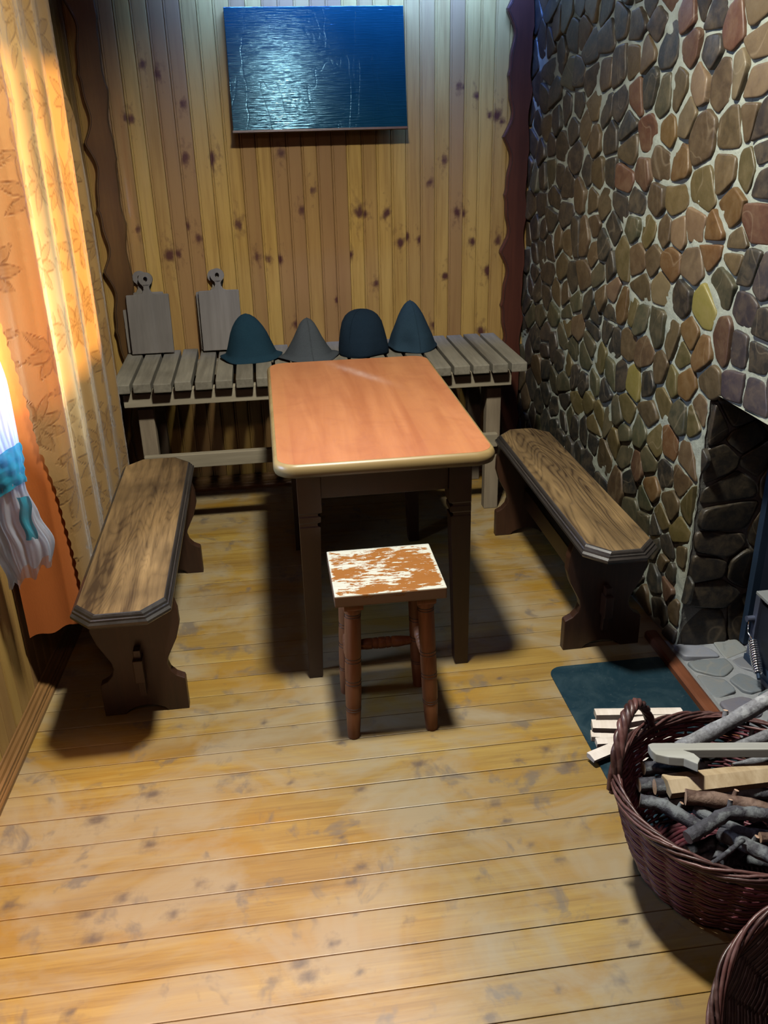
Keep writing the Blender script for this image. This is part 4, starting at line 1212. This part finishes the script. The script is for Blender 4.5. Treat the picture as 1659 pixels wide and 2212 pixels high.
# ================================================================== BASKETS
def wicker(name, c1, c2, light=(.2, .12, .08)):
    t = NT(name)
    _, R, G, B = t.attr()
    n = t.noise(t.coords(), 45, 4); n2 = t.noise(t.coords(), 8, 2)
    c = t.mix(R, c1, c2)
    c = t.mix(t.math('MULTIPLY', t.ramp(n, [(.5, 0), (.75, 1)]), .5), c, light)
    t.base(c); t.rough(.38); t.bump(n, .4, .001)
    return t.mat
WK = wicker('red brown wicker', (.065, .015, .022), (.24, .062, .080), (.34, .17, .19))
WK2 = wicker('dark wicker', (.030, .016, .016), (.10, .06, .055), (.22, .17, .13))
WKR = wicker('dark wicker rim', (.035, .014, .013), (.13, .055, .050), (.26, .16, .15))

def basket(name, label, loc, rb, rr, H, rows, stakes, rot, mats, seed, lean=(0, 0), handles=(), rimlight=False):
    t = thing(name, label, 'basket', loc)
    t.rotation_euler = rot
    rnd = random.Random(seed)
    def rad(z): 
        u = z/H; return rb + (rr-rb)*(u**.62)
    def ctr(z): return (lean[0]*z/H, lean[1]*z/H)
    b = MB()
    # upright stakes
    for k in range(stakes*1):
        a = 2*math.pi*k/stakes
        pts = []
        for i in range(12):
            z = H*i/11; c = ctr(z); r = rad(z)
            aa = a + .10*math.sin(i*.5)*0
            pts.append((c[0]+r*math.cos(aa), c[1]+r*math.sin(aa), z+.004))
        b.tube(pts, .0040, 5, col=(rnd.random(), 0, 0, 1))
    per = 4
    n = stakes*per
    for j in range(rows):
        z = .006 + (H-.018)*j/(rows-1)
        c = ctr(z); r = rad(z); pts = []
        tone = min(1, max(0, .45 + .25*math.sin(j*.35+seed) + rnd.uniform(-.2, .2)))
        dz = [rnd.uniform(-.0012, .0012) for _ in range(6)]
        for i in range(n):
            a = 2*math.pi*i/n
            # slanting rand weave: each rod passes outside two stakes and inside one
            w = math.cos(stakes*a/2 + math.pi*j)
            rr_ = r + .0052*w
            zz = z + .0022*math.sin(stakes*a/2+j) + dz[int(6*i/n)]
            pts.append((c[0]+rr_*math.cos(a), c[1]+rr_*math.sin(a), zz))
        cols = []
        k0 = len(b.v)
        b.tube(pts, (H/rows)*.60, 5, closed=True, col=(tone, 0, 0, 1))
        # tone changes rod by rod round the basket
        for q in range(k0, len(b.v)):
            seg = int(((q-k0)//5)/per*1.0)//2
            rt = ((seg*7919+(j//3)*104729+seed) % 97)/97
            b.c[q] = (min(1, max(0, tone*.5+rt*.6)), 0, 0, 1)
    b.build('woven_wall', mats[0], t)
    # bottom
    b = MB()
    for q in range(14):
        r = rb*(q+.6)/14; m_ = max(12, int(60*(q+1)/14)); pts = [(r*math.cos(2*math.pi*i/m_), r*math.sin(2*math.pi*i/m_), .008+.002*math.cos(i*math.pi/2+q*math.pi)) for i in range(m_)]
        b.tube(pts, rb/28*1.05, 5, closed=True, col=(rnd.random()*.5, 0, 0, 1))
    b.build('woven_base', mats[0], t)
    # border: twisted bundle of rods
    b = MB(); c = ctr(H)
    for s_ in range(9):
        pts = []; m_ = 120
        for i in range(m_):
            a = 2*math.pi*i/m_; tw = a*4+s_*2*math.pi/9+.5*math.sin(a*3+s_)
            R_ = rr + .0095*math.cos(tw)*(1-.25*(s_%2)) ; zz = H + .0095*math.sin(tw)*1.3 + rnd.uniform(-.0012, .0012)
            pts.append((c[0]+R_*math.cos(a), c[1]+R_*math.sin(a), zz))
        b.tube(pts, .0036, 6, closed=True, col=(rnd.random(), 0, 0, 1))
    b.build('rim', mats[1], t)
    for (ha, span, hh) in handles:
        b = MB()
        for s_ in range(4):
            pts = []; m_ = 44
            for i in range(m_+1):
                u = i/m_; a = ha + span*(u-.5)
                hz = math.sin(math.pi*u)**.62*hh
                tw = u*16+s_*math.pi/2; rt = .0085
                er = rr + .004 - .010*math.sin(math.pi*u)
                ex = math.cos(a); ey = math.sin(a)
                pts.append((c[0]+ex*(er+rt*math.cos(tw)), c[1]+ey*(er+rt*math.cos(tw)), H-.03*(1-math.sin(math.pi*u)**.3)+hz+rt*math.sin(tw)*.9))
            b.tube(pts, .0068, 6, col=(rnd.random(), 0, 0, 1))
        b.build('handle', mats[1], t)
    return t
basket('wicker_basket', 'reddish brown wicker basket filled with firewood beside the fireplace', (.925, 1.385, .004), .150, .250, .262, 40, 22, (0, 0, .12), (WK, WKR), 3, lean=(-.005, -.022), handles=((math.radians(130), math.radians(54), .112), (math.radians(-47), math.radians(50), .02)))
basket('wicker_basket', 'dark empty wicker basket tipped against the firewood basket in the near corner', B2LOC, .135, .225, .26, 28, 20, B2ROT, (WK2, WKR), 8)

# ================================================================== FIREWOOD
def bark(name, a, b_, c_):
    t = NT(name)
    n = t.noise(t.coords(), 70, 5, .7, .4); n2 = t.noise(t.coords(), 22, 3, .6); n3 = t.noise(t.coords(), 9, 3)
    c = t.mix(t.ramp(n, [(.3, 0), (.7, 1)]), a, b_)
    c = t.mix(t.math('MULTIPLY', t.ramp(n2, [(.52, 0), (.62, 1)]), .75), c, c_)
    t.base(c); t.rough(.75); t.bump(n, .9, .004)
    return t.mat
BK_GREY = bark('pale grey bark', (.10, .10, .11), (.30, .31, .34), (.42, .44, .46))
BK_DARK = bark('dark lichen bark', (.018, .018, .024), (.085, .085, .105), (.20, .22, .23))
BK_BROWN = bark('brown bark', (.05, .025, .018), (.15, .085, .06), (.24, .16, .12))
ENDW = wood('sawn end', (.42, .26, .17), (.68, .48, .36), 'x', 40, .7, .2, patch=.1)
SPLIT = wood('split firewood', (.34, .24, .13), (.62, .50, .34), 'x', 10, .7, .4, patch=.35)
PALEW = wood('pale kindling wood', (.66, .56, .48), (.90, .82, .76), 'x', 12, .7, .2, patch=.08)
GREYP = wood('grey plank', (.30, .30, .28), (.46, .46, .42), 'x', 9, .75, .3, patch=.2)

LOGS = [
 ('branch', 'thick pale grey branch sticking up out of the firewood basket to the right', 'firewood', BK_GREY, .0175, [(0.850,1.488,.282),(0.952,1.497,.325),(1.15,1.545,.385)]),
 ('branch', 'pale grey branch just under the thick raised one at the basket back', 'firewood', BK_GREY, .0145, [(0.905,1.480,.254),(1.015,1.48,.287),(1.127,1.486,.308)]),
 ('branch', 'thin grey stick lying low along the back of the firewood pile', 'firewood', BK_GREY, .010, [(0.97,1.455,.24),(1.11,1.46,.268)]),
 ('log', 'short round log whose blue grey end shows highest at the left of the pile', 'firewood', BK_DARK, .0155, [(0.772,1.490,.237),(0.914,1.475,.237)]),
 ('log', 'short purple grey log with a pale cut end under the highest left one', 'firewood', BK_DARK, .0175, [(0.748,1.455,.222),(0.899,1.440,.222)]),
 ('log', 'dark log with a pale pink oval cut end beneath the notched plank', 'firewood', BK_DARK, .0185, [(0.766,1.418,.247),(0.824,1.408,.247),(0.918,1.400,.237)]),
 ('log', 'mossy log with a greenish cut end low at the left of the pile', 'firewood', BK_DARK, .0135, [(0.772,1.398,.222),(0.846,1.385,.222),(0.954,1.378,.20)]),
 ('branch', 'brown branch with a torn orange end in the middle of the firewood', 'firewood', BK_BROWN, .0165, [(0.809,1.362,.262),(0.891,1.335,.262),(1.006,1.27,.262)]),
 ('branch', 'dark branch half hidden between the brown branch and the split log', 'firewood', BK_DARK, .012, [(0.91,1.389,.235),(1.055,1.36,.235)]),
 ('branch', 'crooked grey branch running from the basket rim at the left towards the middle', 'firewood', BK_DARK, .0145, [(0.712,1.372,.258),(0.753,1.352,.258),(0.783,1.317,.252),(0.824,1.283,.24)]),
 ('branch', 'crooked dark branch crossing over the front of the pile with a side stub', 'firewood', BK_DARK, .0145, [(0.758,1.246,.268),(0.799,1.26,.275),(0.861,1.284,.284),(0.925,1.273,.279),(0.997,1.256,.274)]),
 ('branch', 'branch passing beneath the crossing of the two crooked branches', 'firewood', BK_DARK, .012, [(0.827,1.35,.238),(0.859,1.309,.235),(0.902,1.275,.23),(0.979,1.249,.23)]),
 ('branch', 'grey branch with a long pale slanted cut at the near side of the pile', 'firewood', BK_DARK, .0155, [(0.857,1.292,.22),(0.886,1.245,.23),(0.926,1.172,.248)]),
 ('twig', 'thin twig with a small pale tip resting on the near basket rim', 'twig', BK_DARK, .005, [(0.768,1.167,.277),(0.807,1.189,.272),(0.875,1.239,.25)]),
 ('branch', 'short mauve branch at the right side of the pile', 'firewood', BK_BROWN, .010, [(0.91,1.237,.254),(0.987,1.226,.254)]),
]
def log(kind, label, cat, mat, r, pts, grp='firewood in the basket', seed=0):
    rnd = random.Random(seed*7+3)
    c = Vector(pts[0])
    P = []
    pv = [Vector(p)-c for p in pts]
    for i in range(len(pv)-1):
        st = 6
        for k in range(st): P.append(pv[i].lerp(pv[i+1], k/st))
    P.append(pv[-1])
    # smooth
    for _ in range(2): P = [P[0]] + [(P[i-1]+P[i]*2+P[i+1])/4 for i in range(1, len(P)-1)] + [P[-1]]
    rad = [r*(1+.06*math.sin(i*1.7+seed)+rnd.uniform(-.04, .04)) for i in range(len(P))]
    b = MB(); b.tube(P, rad, 12, 0, 1, jit=.05, rnd=rnd)
    if r > .012 and len(pts) > 2:
        k = len(P)//2; d = (P[k+1]-P[k-1]).normalized(); u = d.cross(Vector((0, 0, 1))).normalized()
        b.tube([P[k], P[k]+Vector((0, 0, .006))-u*.010+d*.008, P[k]+Vector((0, 0, r*1.35))-u*.015+d*.012], [r*.4, r*.36, r*.33], 8, 0, 1)
    o = b.build(kind, [mat, ENDW], None, c)
    return tag(o, label, cat, grp)
for i, L_ in enumerate(LOGS): log(*L_, seed=i)
# planks and the split log on top
b = MB()
ax = Vector((1.10, 1.412, .302))-Vector((.774, 1.472, .302)); Lp = ax.length; an = math.atan2(ax.y, ax.x)
b.prism([(0, -.018), (.006, -.038), (.030, -.052), (.060, -.058), (.082, -.085), (.094, -.060), (.088, -.035), (.070, -.018), (Lp, -.016), (Lp, .020), (.010, .018), (0, .010)], -.010, .010, 'z', 0, bev=.002)
o = b.build('plank', GREYP); o.location = (.774, 1.478, .296); o.rotation_euler = (math.radians(-14), -.02, an)
tag(o, 'grey plank with a notched hooked end lying on top of the firewood', 'firewood', 'firewood in the basket')
b = MB()
ax = Vector((1.09, 1.377, .28))-Vector((.783, 1.379, .28)); Lp = ax.length
b.prism([(-.026, -.014), (.024, -.016), (.030, .004), (.004, .018), (-.024, .010)], 0, Lp, 'y', 0, bev=.002)
o = b.build('split_log', SPLIT); o.location = (.783, 1.402, .262); o.rotation_euler = (0, 0, -math.pi/2+.0)
tag(o, 'yellowish split log lying just below the hooked grey plank', 'firewood', 'firewood in the basket')
# logs deeper in the basket
rn = random.Random(31)
for i in range(9):
    a = rn.uniform(-.6, .9); cx, cy = .925+rn.uniform(-.03, .03), 1.375+rn.uniform(-.05, .05); z = .045+.019*i
    hl = .085+.004*i
    log('branch', 'dark branch deep in the shadow inside the firewood basket', 'firewood', BK_DARK, .014, [(cx-hl*math.cos(a), cy-hl*math.sin(a), z), (cx, cy, z+.004), (cx+hl*math.cos(a), cy+hl*math.sin(a), z)], 'dark branches deep in the firewood basket', 40+i)

# kindling on the steel sheet
KIND = [((0.835,1.930,.050),(1.078,1.905,.050),.016,.010,'pale kindling stick, farthest and longest on the steel sheet'),
 ((0.818,1.905,.030),(0.966,1.880,.030),.017,.012,'pale kindling stick stacked under the farthest long one'),
 ((0.810,1.888,.010),(0.949,1.862,.010),.016,.008,'pale kindling stick lowest of the stacked bundle'),
 ((0.812,1.852,.012),(0.908,1.845,.012),.013,.010,'short kindling stick with a split end before the bundle'),
 ((0.772,1.786,.022),(0.888,1.832,.026),.017,.009,'broad white kindling stick poking out over the sheet edge'),
 ((0.800,1.722,.010),(0.838,1.698,.010),.009,.007,'small pink-white chip lying nearest on the sheet edge'),
 ((0.909,1.825,.034),(1.082,1.806,.034),.015,.010,'pale kindling stick seen through the basket weave, upper one'),
 ((0.930,1.792,.010),(1.070,1.794,.010),.015,.009,'pale kindling stick seen through the basket weave, lower one'),
 ((0.890,1.880,.048),(1.044,1.886,.048),.014,.008,'pale kindling stick lying across the back of the bundle'),
 ((0.90,1.755,.010),(1.02,1.745,.010),.014,.009,'pale kindling stick closest behind the basket')]
for i, (a, c, w, h, lab) in enumerate(KIND):
    a = Vector(a); c = Vector(c); d = c-a; L_ = d.length; rn2 = random.Random(i)
    b = MB()
    b.prism([(-w, -h), (w*rn2.uniform(.7, 1), -h), (w, h*rn2.uniform(.2, .9)), (-w*.2, h), (-w, h*.7)], 0, L_, 'y', 0, bev=.0015)
    o = b.build('kindling_stick', PALEW); o.location = (a.x, a.y, max(a.z, h+.0045))
    o.rotation_euler = (math.asin(max(-1, min(1, d.z/L_))), rn2.uniform(-.25, .25) if a.z > .015 else 0, math.atan2(d.y, d.x)-math.pi/2+rn2.uniform(-.09, .09))
    tag(o, lab, 'kindling', 'kindling on the steel sheet')
